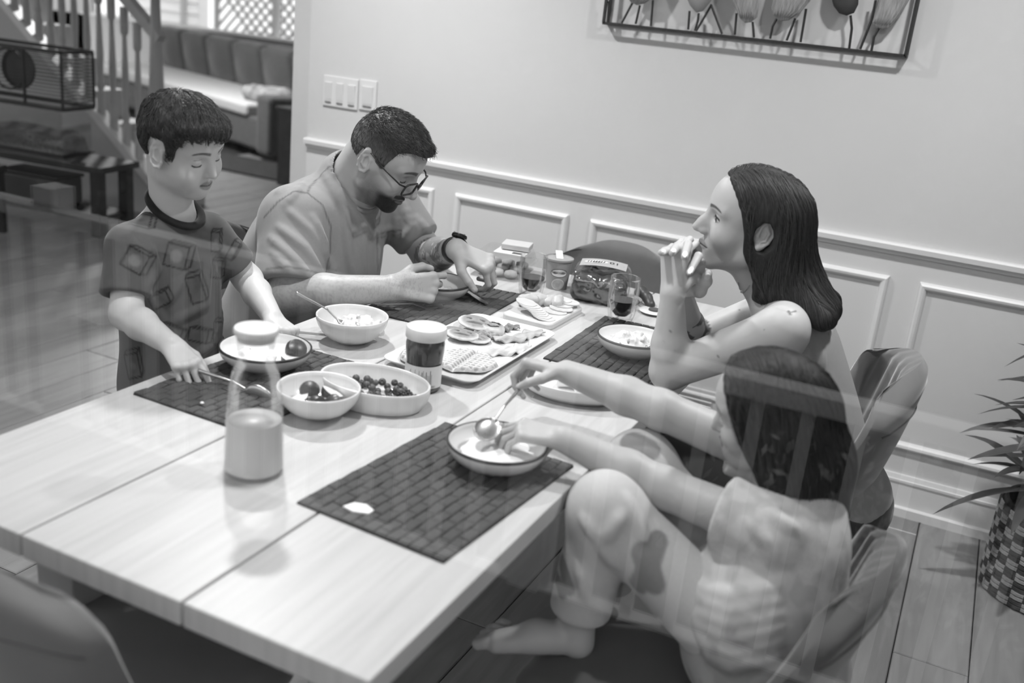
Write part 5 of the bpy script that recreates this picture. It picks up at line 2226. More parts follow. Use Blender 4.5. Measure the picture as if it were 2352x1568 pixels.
# ------------------------------------------------------------------ the bearded man
def build_father():
    T = person((-1.80, 2.26, 0), 'bearded man in glasses and a plain grey pocket T-shirt bending over his bowl')
    fr = Frame((-1.434, 2.277, 1.095), 9, 32, 6, 1.06)
    A = dict(jaw=.050, face_w=.060, chin_z=-.103, lid_r=.0138, lip=.8, brow_w=.0050, nose_s=1.15, nose_x=.116, nose_z=-.038, mouth_w=.026, cheek=.028, lash_z=-.006)
    S = Sdf()
    head(S, fr, A)
    neckb = v3((-1.565, 2.285, .965))
    S.cone(fr.w(-.038, 0, -.045), neckb, .062, .070, .02)
    S.cone(fr.w(.010, 0, -.075), neckb + (.035, 0, -.005), .048, .055, .02)
    rsh, lsh = v3((-1.605, 2.12, .915)), v3((-1.55, 2.50, .92))
    relb, rwr = v3((-1.540, 2.020, .738)), v3((-1.268, 2.082, .806))
    lelb, lwr = v3((-1.405, 2.500, .785)), v3((-1.222, 2.318, .872))
    S.cone(rsh, relb, .058, .050, .02)
    S.chain([relb, relb + (rwr - relb) * .35, rwr], [.050, .048, .031], .02)
    S.cone(lsh, lelb, .058, .048, .02)
    S.chain([lelb, lelb + (lwr - lelb) * .35, lwr], [.047, .045, .030], .02)
    # hands: right fist holding the spoon, left one picking
    hx = unit((.66, .70, .02))
    n1, t1, w1 = hand(S, rwr + hx * .012, hx, (.45, -.80, .28), 1, 1.02, [(34, 62, 35), (60, 82, 45), (68, 86, 45), (72, 85, 45)], (3, 0, -2, -5),
                      ((.68, .50, -.40), (.88, .16, -.30), (.90, -.18, -.30)), 1.06)
    hx2 = unit((.80, .10, -.22))
    n2, t2, w2 = hand(S, lwr + hx2 * .008, hx2, (.42, -.30, .85), -1, .98, [(62, 52, 25), (60, 52, 25), (66, 64, 35), (64, 66, 35)], (8, 2, -6, -14),
                      ((.52, .60, -.25), (.82, .25, -.42), (.80, .05, -.55)), 1.05)
    reg = [(fr.w(.0, 0, .0) - .165, fr.w(.02, 0, 0) + .160, .0021), (np.minimum(rwr, w1(.1, 0, 0)) - .075, np.maximum(rwr, w1(.1, 0, 0)) + .075, .0021),
           (np.minimum(lwr, w2(.1, 0, 0)) - .08, np.maximum(lwr, w2(.1, 0, 0)) + .08, .0021)]
    V, F = body_mesh(S, reg, .005)
    base = .635
    col, q = face_paint(fr, V, base, A)
    x, y, z = q.T
    nz = noise3(V * 700)
    # beard and stubble
    ay = np.abs(y)
    bl = ss(-.045, -.075, z + .25 * np.maximum(x - .06, 0)) * ss(.012, .035, x) * (np.abs(y) < .075) * (x < .13)
    mou = np.exp(-(((z + .0585) / .0060) ** 2)) * (ay < .029) * (x > .07) * (x < .125)
    cheek = ss(-.01, -.06, z) * ss(-.005, .02, x) * ss(.075, .03, x) * (np.abs(z) < .13)
    d = np.clip(np.maximum(bl * ss(.03, .075, x), mou) * 1.0, 0, 1)
    d = np.where((z > -.135) & (x > .0), d, 0)
    lips = (y / .022) ** 2 + ((z + .070) / .0075) ** 2 < 1
    d = np.where(lips & (x > .08), 0, d)
    d = np.clip(d * 1.35, 0, 1)
    col = col * (1 - d) + (.11 + .10 * nz) * d
    d2 = np.clip(np.maximum(cheek * .55, bl * .75) * (1 - d), 0, 1) * (z > -.125)
    col = col * (1 - d2) + (.30 + .12 * nz) * d2
    paint_nails(V, col, n1 + n2, 1.04, .70)
    # forearm tattoo on the left arm
    dl = seg_dist(V, [lelb, lwr])
    tt = ((V - lelb) @ unit(lwr - lelb)) / np.linalg.norm(lwr - lelb)
    tm = (dl < .052) & (tt > -.1) & (tt < .80)
    tn = noise3(V * 38) * .6 + noise3(V * 90 + 9) * .4
    col[tm & (tn > .50)] *= .74
    col[tm & (np.abs(tn - .42) < .02)] *= .62
    # arm hair specks
    ar = (seg_dist(V, [rsh, relb, rwr]) < .075)
    hn = noise3(V * np.array([500, 500, 160]))
    col = np.where(ar & (hn > .62), col * .93, col)
    me = np_mesh('body', V, F)
    paint(me, col)
    link_world('body', me, SKIN, T)
    # hair: short on top, faded sides
    def zl(xx):
        return np.interp(xx, [-.11, -.075, -.045, -.034, .006, .012, .030, .036, .046, .070, .12], [-.066, -.062, -.036, .012, .014, -.012, -.014, .020, .060, .072, .074])
    H = Sdf()
    skull(H, fr, .0)
    def thick(P):
        l = fr.loc(P)
        t = .0020 + .0085 * ss(.050, .100, l[:, 2]) + .010 * ss(.06, .10, l[:, 0]) * ss(.055, .075, l[:, 2])
        return -(t * fr.s + .0035 * (noise3(P * 240) - .5) * ss(.03, .07, l[:, 2]))
    H.func(thick, fr.O, .4, '~')
    H.func(lambda P: (zl(fr.loc(P)[:, 0]) - fr.loc(P)[:, 2]) * .8 * fr.s, fr.O, .4, '&', .004)
    hv, hf = H.mesh(fr.O - .17, fr.O + .17, .0026)
    hl = fr.loc(hv)
    hme = np_mesh('hair', hv, hf)
    paint(hme, .30 - .15 * ss(.015, .065, hl[:, 2]) + .05 * noise3(hv * 500))
    hair = link_world('hair', hme, mat('hair_painted', .2, .5, attr='Col', spec=.35), T)
    rs = np.random.RandomState(1)
    idx = rs.choice(len(hv), 5200)
    idx = idx[(hl[idx, 2] > zl(hl[idx, 0]) + .006)]
    up = hl[idx, 2] > .055
    def dirf(P):
        l = fr.loc(P)
        fw = ss(.03, .08, l[:, 2])[:, None]
        return fr.f * (.35 + .6 * fw) - fr.u * (1 - fw) * .9 + fr.u * .0
    strand_mesh('hair_strands', hv[idx[up]], dirf, H, 5, .0042, .0007, T, HAIR_STR, seed=2, jit=.35, lift=.0016)
    strand_mesh('hair_strands', hv[idx[~up]], dirf, H, 3, .0030, .0005, T, HAIR_STR, seed=3, jit=.25, lift=.0006)

    # T-shirt
    B = Sdf()
    ux = unit((.53, .02, .85))
    tx = unit(np.cross((0, 1, 0), ux))
    TR = np.stack([tx, (0, 1, 0), ux])
    B.ell((-1.675, 2.275, .70), (.190, .215, .24), 0, '+', TR)
    B.ell((-1.645, 2.285, .83), (.150, .220, .20), .06, '+', TR)
    B.ell((-1.75, 2.27, .56), (.17, .215, .14), .06)
    B.cone(neckb + (-.03, -.05, -.045), rsh + (-.01, .005, -.005), .075, .078, .05)
    B.cone(neckb + (-.03, .05, -.045), lsh + (-.01, 0, -.005), .075, .075, .05)
    hem_r = rsh + (relb - rsh) * .86
    hem_l = lsh + (lelb - lsh) * .74
    capped(B, rsh, hem_r, .083, .092, .035, cap=.008)
    capped(B, lsh, hem_l, .078, .070, .035, cap=.016)
    B.cone(neckb + (-.005, 0, -.03), neckb + (.01, 0, .045), .088, .080, .03)
    folds = [([(745, 400), (790, 480), (800, 580), (812, 640)], .012, .004, '+'), ([(775, 430), (830, 520), (842, 640)], .010, .004, '+'),
             ([(720, 500), (745, 560), (752, 620)], .012, .004, '+'), ([(640, 520), (700, 570), (738, 622)], .010, .003, '+'), ([(620, 545), (680, 600), (712, 632)], .009, .003, '+'),
             ([(660, 480), (712, 530), (750, 590)], .008, .004, '+'), ([(625, 580), (668, 622)], .008, .003, '+'),
             ([(850, 500), (870, 560), (862, 640)], .010, .004, '+'), ([(800, 470), (850, 540), (905, 520)], .009, .003, '+'), ([(905, 490), (912, 540), (880, 600)], .008, .004, '+'),
             ([(930, 470), (945, 520), (925, 560)], .010, .003, '+'), ([(960, 500), (985, 535), (930, 572)], .009, .003, '+'), 
             ([(690, 400), (640, 440)], .010, .004, '+'), ([(720, 390), (655, 470)], .008, .004, '+'), ([(580, 620), (590, 700)], .010, .004, '+'), ([(760, 600), (770, 655)], .012, .004, '+')]
    lo, hi = v3((-2.0, 1.86, .48)), v3((-1.25, 2.66, 1.08))
    add_folds(B, lo, hi, folds)
    B.cone(neckb + (-.02, 0, .0), fr.w(-.03, 0, -.02), .074, .064, .004, '-')
    B.cone(neckb + (.02, 0, .02), fr.w(.02, 0, -.07), .064, .064, .006, '-')
    for a, b, r in ((rsh, hem_r, .079), (lsh, hem_l, .060)):
        u_ = unit(b - a)
        B.cone(b + u_ * .05, b + u_ * .10, r, r, .006, '-')
    B.half((0, 0, .50), (0, 0, -1))
    V, F = B.mesh(lo, hi, .005)
    V = relax(V, F, 2)
    bv = surf(V, F)
    sme = np_mesh('t_shirt', V, F)
    c = np.full(len(V), .53)
    # seams
    for pl in ([(757, 382), (738, 400), (712, 428), (706, 443)], [(606, 500), (640, 462), (676, 439), (706, 443), (740, 470), (760, 520), (758, 580), (745, 640)], [(612, 618), (660, 612), (705, 620), (748, 632)]):
        pts = lay(bv, pl)
        if len(pts) > 1:
            dab(c, seg_dist(V, pts), .0026, .38, .0022)
    pk = lay(bv, [(866, 537), (868, 620), (880, 633), (905, 633)])
    pk2 = lay(bv, [(866, 537), (922, 528)])
    pk3 = lay(bv, [(867, 546), (921, 538)])
    for p_ in (pk, pk2, pk3):
        if len(p_) > 1:
            dab(c, seg_dist(V, p_), .0026, .42, .0022)
    paint(sme, c)
    sh = link_world('t_shirt', sme, CLOTH, T)
    # ribbed collar
    K = Sdf()
    cn = unit(fr.w(-.02, 0, -.06) - neckb)
    torus(K, neckb + cn * .036 + (.004, 0, 0), cn, .077, .0075, 0, '+', 1.06, (1, 0, 0))
    V, F = K.mesh(neckb - .12, neckb + .16, .003)
    kme = np_mesh('collar', V, F)
    paint(kme, np.full(len(V), .53))
    kme.transform(Matrix.Translation(-Vector(T.location)))
    link('collar', kme, CLOTH, sh)
    # trousers and feet, mostly under the table
    P_ = Sdf()
    P_.ell((-1.83, 2.26, .53), (.19, .20, .12), 0)
    for yy in (2.15, 2.37):
        P_.chain([(-1.78, yy, .52), (-1.40, yy, .53), (-1.45, yy, .10)], [.095, .075, .055], .03)
    V, F = P_.mesh((-2.06, 2.0, .03), (-1.25, 2.52, .68), .009)
    pme = np_mesh('trousers', V, F)
    paint(pme, np.full(len(V), .22))
    link_world('trousers', pme, CLOTH, T)
    return T, fr, dict(t1=t1, t2=t2, w1=w1, w2=w2, rwr=rwr, lwr=lwr, lelb=lelb)


FA, FA_fr, FA_h = build_father()


# eyeglasses on the man's face
def eyeglasses(fr):
    t = empty('eyeglasses', tuple(fr.O), label='dark rectangular eyeglasses worn by the bearded man', cat='eyeglasses')
    W_ = lambda x, y, z: tuple(fr.w(x, y, z) - fr.O)
    M_fr = mat('frame_black', .08, .25)
    f = MB()
    for sd in (-1, 1):
        ring = []
        for px_, pz_ in rrect(.050, .034, .010, 5):
            yy = sd * (.0335 + px_ * 1.0 * sd * sd)
            ring.append(W_(.1120 - 2.6 * (sd * .0355 + px_) ** 2, sd * .0355 + px_, -.008 + pz_ - .004))
        ring.append(ring[0])
        f.tube(ring, .0028, 6, caps=False)
    f.tube([W_(.1125, -.0110, -.004), W_(.1145, 0, -.001), W_(.1125, .0110, -.004)], .0021, 6)
    f.build('frame', M_fr, t, smooth=True)
    lens = glass_mat('lens_glass', .06, .93, fres=False)
    for sd in (-1, 1):
        pts = [W_(.1118 - 2.6 * (sd * .0355 + a) ** 2, sd * .0355 + a, -.012 + b) for a, b in rrect(.049, .033, .010, 5)]
        MB().add(pts, [tuple(range(len(pts)))]).build('lens', lens, t)
        MB().tube([W_(.1010, sd * .0605, -.002), W_(.090, sd * .0735, .000), W_(.030, sd * .0800, .008), W_(-.006, sd * .0790, .016), W_(-.050, sd * .075, .012)], [.0024, .0026, .0022, .0020, .0016], 6).build('temple', M_fr, t, smooth=True)
    return t


eyeglasses(FA_fr)

# wristwatch and ring on his far arm
wa = unit(FA_h['lwr'] - FA_h['lelb'])
wc = FA_h['lwr'] - wa * .012
wt = empty('wristwatch', tuple(wc), label='dark wristwatch on the bearded man\'s far wrist', cat='watch')
e1 = unit(np.cross(wa, (0, 0, 1)))
e2 = np.cross(wa, e1)
rows = []
for off, rr in ((-.011, .0335), (-.010, .0362), (.010, .0352), (.011, .0325)):
    rows.append([tuple(wa * off + (e1 * math.cos(a) + e2 * math.sin(a)) * rr) for a in np.linspace(0, 2 * math.pi, 33)[:-1]])
mbw = MB()
vs = [p for r in rows for p in r]
mbw.add(vs, [(i * 32 + k, i * 32 + (k + 1) % 32, (i + 1) * 32 + (k + 1) % 32, (i + 1) * 32 + k) for i in range(3) for k in range(32)])
mbw.build('strap', mat('watch_strap', .10, .5), wt, smooth=True)
wn = unit(v3((.25, .15, .95)) - wa * (v3((.25, .15, .95)) @ wa))
Rw = Matrix((Vector(wa), Vector(np.cross(wn, wa)), Vector(wn))).transposed()
case = MB().lathe([(0, -.004), (.020, -.004), (.0215, 0), (.0205, .005), (.017, .0065), (0, .0065)], 28)
case.v = [tuple(Rw @ Vector(p) + Vector(wn * .0375)) for p in case.v]
case.build('case', mat('watch_case', .16, .3, metal=.6), wt, auto=40)
for k in range(4):
    a = k * math.pi / 2 + .4
    st = MB().box((.0195 * math.cos(a), .0195 * math.sin(a), .006), (.004, .004, .003))
    st.v = [tuple(Rw @ Vector(p) + Vector(wn * .0375)) for p in st.v]
    st.build('bezel_stud', M_steel, wt)
# ------------------------------------------------------------------ the woman with clasped hands
def build_mother():
    T = person((-.16, 2.20, 0), 'woman with long dark hair in a grey tank top resting her chin on clasped hands')
    fr = Frame((-.427, 2.155, 1.122), 202, -2, -8, 1.02)
    A = dict(jaw=.043, face_w=.055, chin_z=-.102, chin_x=.076, open=True, gaze=(.95, .12, -.06), lip=.74, brow_w=.0034, brow_z=.0215, nose_x=.1150, nose_z=-.034, mouth_w=.024, cheek=.027, smile=-.001, brow=.0075)
    S = Sdf()
    head(S, fr, A)
    neckb = v3((-.335, 2.190, .955))
    S.cone(fr.w(-.030, 0, -.055), neckb, .050, .056, .02)
    S.cone(fr.w(.012, 0, -.082), neckb + (-.030, -.01, -.01), .036, .044, .02)
    lsh, rsh = v3((-.308, 2.055, .925)), v3((-.325, 2.350, .925))
    lelb, lwr = v3((-.530, 2.040, .781)), v3((-.538, 2.003, .965))
    relb, rwr = v3((-.552, 2.290, .781)), v3((-.548, 2.115, .940))
    up = unit((-.40, 0, .92))
    tx = unit(np.cross((0, 1, 0), up))
    TR = np.stack([tx, (0, 1, 0), up])
    S.ell((-.285, 2.200, .82), (.092, .142, .16), .04, '+', TR)
    for sh in (lsh, rsh):
        S.cone(neckb + (0, 0, -.015), sh, .048, .046, .035)
    S.cone(lsh, lelb, .050, .040, .03)
    S.chain([lelb, lelb + (lwr - lelb) * .35, lwr], [.040, .0385, .0235], .015)
    S.cone(rsh, relb, .050, .040, .03)
    S.chain([relb, relb + (rwr - relb) * .35, rwr], [.039, .037, .0235], .015)
    # left hand upright, its back to the camera, fingers folded over the other hand
    lx = unit((-.075, .07, 1))
    n1, t1, w1 = hand(S, lwr + lx * .01, lx, (-.20, -.95, .05), -1, .90, [(72, 60, 30), (70, 60, 30), (70, 60, 30), (70, 60, 30)], (3, 1, -2, -5),
                      ((.35, .25, -.90), (.50, -.10, -.86), (.55, -.30, -.78)), .95)
    # right hand behind it: palm, thumb and four fingers laid over the knuckles
    kn = [at(1598, 600, y=2.050), at(1577, 583, y=2.056), at(1555, 582, y=2.058), at(1535, 590, y=2.058)]
    mid = [at(1604, 588, y=2.008), at(1580, 561, y=2.010), at(1556, 565, y=2.010), at(1535, 577, y=2.010)]
    tip = [at(1584, 625, y=1.966), at(1572, 590, y=1.964), at(1544, 581, y=1.962), at(1519, 580, y=1.966)]
    for i in range(4):
        S.cone(rwr + v3((0, 0, .012)), kn[i], .017, .0105, .012)
        S.chain([kn[i], mid[i], tip[i]], [.0098, .0088, .0072], .003)
    th = [rwr + v3((.004, -.012, .010)), at(1607, 668, y=2.050), at(1622, 646, y=2.036), at(1626, 628, y=2.022)]
    S.chain(th, [.017, .0135, .0115, .0090], .008)
    nails = []
    cdir = unit(CAM - tip[1])
    for i in range(4):
        d = unit(tip[i] - mid[i])
        nrm = unit(cdir - d * (cdir @ d))
        c = tip[i] + d * .001 + nrm * .0062
        R_ = np.stack([d, np.cross(nrm, d), nrm])
        S.ell(c, (.0112, .0054, .0018), .001, '+', R_)
        nails.append((c, R_))
    d = unit(th[3] - th[2])
    nrm = unit(cdir - d * (cdir @ d))
    R_ = np.stack([d, np.cross(nrm, d), nrm])
    S.ell(th[3] + nrm * .0078, (.0085, .0056, .0016), .001, '+', R_)
    nails.append((th[3] + nrm * .0078, R_))
    hlo = np.min(np.array(kn + mid + tip + th + [lwr, rwr]), 0) - .045
    hhi = np.max(np.array(kn + mid + tip + th + [lwr, rwr]), 0) + .045
    reg = [(fr.O - .150, fr.O + .145, .0018), (hlo, hhi, .0020)]
    V, F = body_mesh(S, reg, .005)
    base = .72
    col, q = face_paint(fr, V, base, A)
    for i, (c, R_) in enumerate(nails):
        l = (V - c) @ R_.T
        m = (l[:, 0] / .0122) ** 2 + (l[:, 1] / .0064) ** 2 + (l[:, 2] / .0032) ** 2 < 1
        col[m] = .93 if i < 4 else .78
    # small marks: shoulder tattoo, forearm tattoo, moles
    bvs = surf(V, F)
    sk = lambda px_, py_: (lambda h: v3((9, 9, 9)) if h is None else h[0])(trace(bvs, [(px_, py_)])[0])
    for pl, r in (([(1812, 715), (1814, 721)], .0028), ([(1818, 717), (1828, 714)], .0016)):
        pp = [sk(*p) for p in pl]
        if all(q[0] < 5 for q in pp):
            dab(col, seg_dist(V, pp), r, .32, .0015)
    for p in ((1698, 711), (1668, 683), (1650, 818), (1755, 756), (1551, 806), (1523, 785), (1540, 760), (1600, 706)):
        dab(col, np.linalg.norm(V - sk(*p), axis=1), .0012, .42, .0015)
    ft = seg_dist(V, [relb + (rwr - relb) * .12, relb + (rwr - relb) * .55])
    tn = noise3(V * 42 + 3)
    col[(ft < .05) & (tn > .46) & (((V - relb) @ unit(rwr - relb)) > .012) & (((V - relb) @ unit(rwr - relb)) < .125)] *= .50
    me = np_mesh('body', V, F)
    paint(me, col)
    link_world('body', me, SKIN, T)
    # hair
    H = Sdf()
    skull(H, fr, .006)
    tail = v3((-.238, 2.090, .955))
    tail2 = v3((-.250, 2.230, .960))
    for sd, tl in ((1, tail), (-1, tail2)):
        H.chain([fr.w(-.040, sd * .048, .02), fr.w(-.052, sd * .048, -.05), fr.w(-.058, sd * .046, -.110), tl], [.040, .044, .042, .022], .06)
    H.chain([fr.w(-.055, 0, .0), fr.w(-.070, 0, -.09), (tail + tail2) / 2], [.055, .052, .024], .07)
    H.ell(fr.w(.010, .070, -.020), v3((.020, .010, .050)) * fr.s, .012, '+', fr.R)
    xf = lambda z: np.interp(z, [-.2, -.12, -.09, -.06, -.02, .02, .06, .085, .11], [-.03, -.018, -.002, .018, .026, .038, .058, .074, .080])
    def cut(P):
        l = fr.loc(P)
        return (l[:, 0] - xf(l[:, 2]) - .010 * ss(.02, .055, np.abs(l[:, 1])) * 0) * .8 * fr.s
    H.func(cut, fr.O, .5, '&', .006)
    H.ell(fr.w(-.010, .090, -.008), v3((.019, .034, .032)) * fr.s, .006, '-', fr.R)
    H.ell(fr.w(-.010, -.090, -.008), v3((.019, .034, .032)) * fr.s, .006, '-', fr.R)
    part = lambda P: np.exp(-((fr.loc(P)[:, 1] - .008) / .006) ** 2) * ss(.06, .1, fr.loc(P)[:, 2])
    def groove(P):
        l = fr.loc(P)
        an = np.arctan2(l[:, 1], l[:, 0] + .02)
        return .0008 * np.sin(an * 46 + 3 * noise3(P * 30)) * ss(.11, .05, l[:, 2]) + .003 * part(P)
    H.func(groove, fr.O, .5, '~')
    hv, hf = H.mesh(fr.O + (-.17, -.17, -.24), fr.O + (.24, .18, .15), .0026)
    hv = relax(hv, hf, 3)
    hair = link_world('hair', np_mesh('hair', hv, hf), HAIR, T)
    rs = np.random.RandomState(4)
    hl = fr.loc(hv)
    idx = rs.choice(np.flatnonzero((hl[:, 2] > -.15) & (hl[:, 0] < xf(hl[:, 2]) - .006)), 4200)
    def dirf(P):
        l = fr.loc(P)
        d = -fr.u[None] * ss(.125, .06, l[:, 2])[:, None] + fr.l[None] * (np.sign(l[:, 1] - .008) * ss(.04, .1, l[:, 2]))[:, None] - fr.f[None] * (.45 * ss(.0, .1, l[:, 2]) + .10)[:, None]
        d = d - fr.f[None] * (2.0 * ss(-.014, 0, l[:, 0] - xf(l[:, 2])))[:, None]
        d = d + (v3((.55, 0, -.35))[None]) * ss(-.06, -.13, l[:, 2])[:, None]
        return d
    strand_mesh('hair_strands', hv[idx], dirf, H, 13, .0085, .00050, T, mat('hair_strand_brown', .26, .4, spec=.5), seed=5, jit=.07, off=.0004,
                avoid=lambda P: (lambda l: ((l[:, 0] + .011) / .024) ** 2 + ((l[:, 2] + .008) / .036) ** 2 < 1)(fr.loc(P)))
    # tank top
    B = Sdf()
    B.ell((-.285, 2.200, .815), (.098, .148, .165), 0, '+', TR)
    B.ell((-.215, 2.200, .66), (.105, .140, .17), .06, '+', TR)
    B.ell((-.150, 2.200, .53), (.125, .165, .11), .06)
    for sh in (lsh, rsh):
        B.cone(neckb + (.004, 0, -.020), neckb + (sh - neckb) * .62 + v3((.0, 0, -.006)), .053, .050, .03)
    for sh, sd in ((lsh, -1), (rsh, 1)):
        B.ell(sh + v3((-.01, sd * .030, -.03)), (.075, .062, .105), .006, '-', TR)
    B.ell(neckb + (-.055, 0, .03), (.085, .082, .125), .006, '-', TR)
    B.ell(neckb + (.050, 0, .03), (.060, .075, .095), .006, '-', TR)
    B.half((0, 0, .47), (0, 0, -1))
    add_folds(B, (-.45, 1.98, .46), (.02, 2.42, 1.06), [([(1800, 655), (1845, 710), (1880, 780)], .007, .003, '+'), ([(1855, 800), (1862, 860)], .007, .003, '+'), ([(1885, 790), (1890, 850)], .007, .003, '+')])
    V, F = B.mesh((-.45, 1.98, .46), (.02, 2.42, 1.06), .004)
    V = relax(V, F, 2)
    bv = surf(V, F)
    bme = np_mesh('tank_top', V, F)
    c = np.full(len(V), .545)
    for pl in ([(1760, 660), (1800, 655), (1838, 690), (1862, 750), (1864, 795)], [(1784, 645), (1835, 655), (1880, 720), (1903, 768)]):
        pts = lay(bv, pl)
        if len(pts) > 1:
            dab(c, seg_dist(V, pts), .0016, .38, .0022)
    paint(bme, c)
    link_world('tank_top', bme, CLOTH, T)
    P_ = Sdf()
    P_.ell((-.15, 2.20, .52), (.13, .165, .10), 0)
    for yy in (2.11, 2.29):
        P_.chain([(-.16, yy, .51), (-.52, yy, .53), (-.50, yy, .08)], [.08, .062, .045], .03)
    V, F = P_.mesh((-.62, 2.0, .02), (.02, 2.40, .66), .009)
    pme = np_mesh('trousers', V, F)
    paint(pme, np.full(len(V), .24))
    link_world('trousers', pme, CLOTH, T)
    return T, fr, bvs, neckb


MO, MO_fr, MO_S, MO_neck = build_mother()
# fine necklace with a small pendant
nk = empty('necklace', tuple(MO_neck), label='thin necklace with a tiny pendant on the woman\'s neck', cat='necklace')
pts, nn = lay(MO_S, [(1697, 648), (1699, 662), (1708, 672), (1716, 664), (1722, 655)], step=4, normals=True)
if len(pts) > 2:
    pts = [p + n * .0012 - MO_neck for p, n in zip(pts, nn)]
    MB().tube(pts, .0008, 5).build('chain', M_steel, nk, smooth=True)
    mid = pts[len(pts) // 2]
    bevel(MB().box(mid, (.006, .003, .007)).build('pendant', M_steel, nk), .001)
# ------------------------------------------------------------------ the standing boy
def build_boy():
    T = person((-1.61, 1.67, 0), 'young boy with short dark hair in a dark patterned T-shirt standing at the table')
    fr = Frame((-1.552, 1.652, 1.158), 3, 19, 8, .92)
    A = dict(jaw=.041, face_w=.059, chin_z=-.094, chin_x=.072, lid_r=.0146, lip=.74, brow_w=.0036, brow_z=.0230, nose_x=.1065, nose_z=-.032, nose_s=.88, mouth_z=-.0640, mouth_x=.0925,
             mouth_w=.021, cheek=.032, gap=.0016, ear=1.05, ear_x=.006, eye_z=-.003, eye_y=.0335, brow=.006, lash_z=-.0060, smile=.002)
    S = Sdf()
    head(S, fr, A)
    for sd in (-1, 1):
        S.ell(fr.w(.052, sd * .040, -.052), v3((.030, .024, .032)) * fr.s, .02, '+', fr.R)
    neckb = v3((-1.588, 1.664, 1.004))
    S.cone(fr.w(-.030, 0, -.05), neckb, .043, .047, .02)
    rsh, lsh = v3((-1.602, 1.553, .938)), v3((-1.580, 1.770, .935))
    relb, rwr = v3((-1.552, 1.492, .812)), v3((-1.385, 1.442, .797))
    lelb, lwr = v3((-1.530, 1.850, .820)), v3((-1.352, 1.722, .792))
    for a, b, c in ((rsh, relb, rwr), (lsh, lelb, lwr)):
        S.cone(a, b, .038, .033, .02)
        S.chain([b, b + (c - b) * .35, c], [.033, .032, .0215], .015)
    S.ell((-1.605, 1.668, .93), (.07, .11, .08), .03)
    hx = unit((.86, -.28, -.26))
    n1, t1, w1 = hand(S, rwr + hx * .006, hx, (.20, -.30, .90), 1, .74, [(32, 28, 12), (50, 55, 30), (56, 60, 30), (58, 60, 30)], (6, 1, -4, -9), ((.62, .55, -.50), (.85, .15, -.50), (.9, -.05, -.42)), 1.02)
    hx2 = unit((.80, -.38, -.08))
    n2, t2, w2 = hand(S, lwr + hx2 * .006, hx2, (.18, .12, .95), -1, .74, [(52, 50, 25), (50, 50, 25), (52, 55, 28), (55, 58, 30)], (5, 1, -3, -7), ((.65, .60, -.40), (.85, .30, -.42), (.92, .08, -.38)), 1.02)
    mm = lambda w_, q: (np.minimum(q, w_(.1, 0, 0)) - .06, np.maximum(q, w_(.1, 0, 0)) + .06, .0022)
    V, F = body_mesh(S, [(fr.O - .140, fr.O + .140, .0021), mm(w1, rwr), mm(w2, lwr)], .005)
    base = .73
    col, q = face_paint(fr, V, base, A)
    paint_nails(V, col, n1 + n2, .74, .74)
    for p in (at(416, 790, z=.82), at(452, 815, z=.80)):
        col[np.linalg.norm(V - p, axis=1) < .0035] = .5
    me = np_mesh('body', V, F)
    paint(me, col)
    link_world('body', me, SKIN, T)
    # hair with a swept fringe
    H = Sdf()
    skull(H, fr, .0)
    H.func(lambda P: -(.003 + .010 * ss(.0, .085, fr.loc(P)[:, 2]) + .006 * (noise3(P * np.array([60, 60, 60])) - .5) + .001 * np.sin(fr.loc(P)[:, 1] * 330 + fr.loc(P)[:, 0] * 120)) * fr.s, fr.O, .4, '~')
    H.ell(fr.w(.066, .008, .064), v3((.034, .056, .026)) * fr.s, .014, '+', fr.R)
    zl = lambda x: np.interp(x, [-.12, -.085, -.055, -.035, -.020, .022, .030, .040, .048, .058, .075, .12], [-.060, -.060, -.050, -.026, .030, .034, -.022, -.026, .020, .042, .056, .060])
    def cut(P):
        l = fr.loc(P)
        return (zl(l[:, 0]) + -.014 * ss(-.02, .045, l[:, 1]) * ss(.04, .08, l[:, 0]) - l[:, 2] + .020 * (noise3(P * 62) - .5) * ss(.03, .06, l[:, 0])) * .8 * fr.s
    H.func(cut, fr.O, .4, '&', .004)
    hv, hf = H.mesh(fr.O - .16, fr.O + .16, .0028)
    link_world('hair', np_mesh('hair', hv, hf), HAIR, T)
    hl = fr.loc(hv)
    rs = np.random.RandomState(6)
    idx = rs.choice(np.flatnonzero(hl[:, 2] > zl(hl[:, 0]) + .008), 4200)
    crown = v3((-.045, .01, .10))
    def dirf(P):
        l = fr.loc(P)
        r = l - crown
        r[:, 2] -= .05
        r[:, 1] -= .25 * ss(.03, .09, l[:, 0]) * .2
        r = r / (np.linalg.norm(r, axis=1)[:, None] + 1e-6)
        return r @ fr.R
    strand_mesh('hair_strands', hv[idx], dirf, H, 7, .0060, .00055, T, HAIR_STR, seed=7, jit=.16, off=.0008)
    top = idx[hl[idx, 2] > .035][:500]
    strand_mesh('hair_strands', hv[top], lambda P: dirf(P) + fr.l * .5 + fr.u * .3, H, 6, .0050, .0006, T, HAIR_STR, seed=11, jit=.28, lift=.0015)
    # T-shirt
    B = Sdf()
    B.ell((-1.605, 1.668, .862), (.092, .130, .135), 0)
    B.ell((-1.600, 1.672, .715), (.104, .122, .16), .06)
    B.ell((-1.605, 1.675, .585), (.108, .130, .12), .05)
    for sh in (rsh, lsh):
        B.cone(neckb + (0, 0, -.035), sh + (0, 0, -.004), .050, .045, .03)
    hem_r = rsh + (relb - rsh) * .74 + v3((-.004, -.002, 0))
    hem_l = lsh + (lelb - lsh) * .70
    capped(B, rsh, hem_r, .046, .053, .025, cap=.006)
    capped(B, lsh, hem_l, .045, .050, .025, cap=.006)
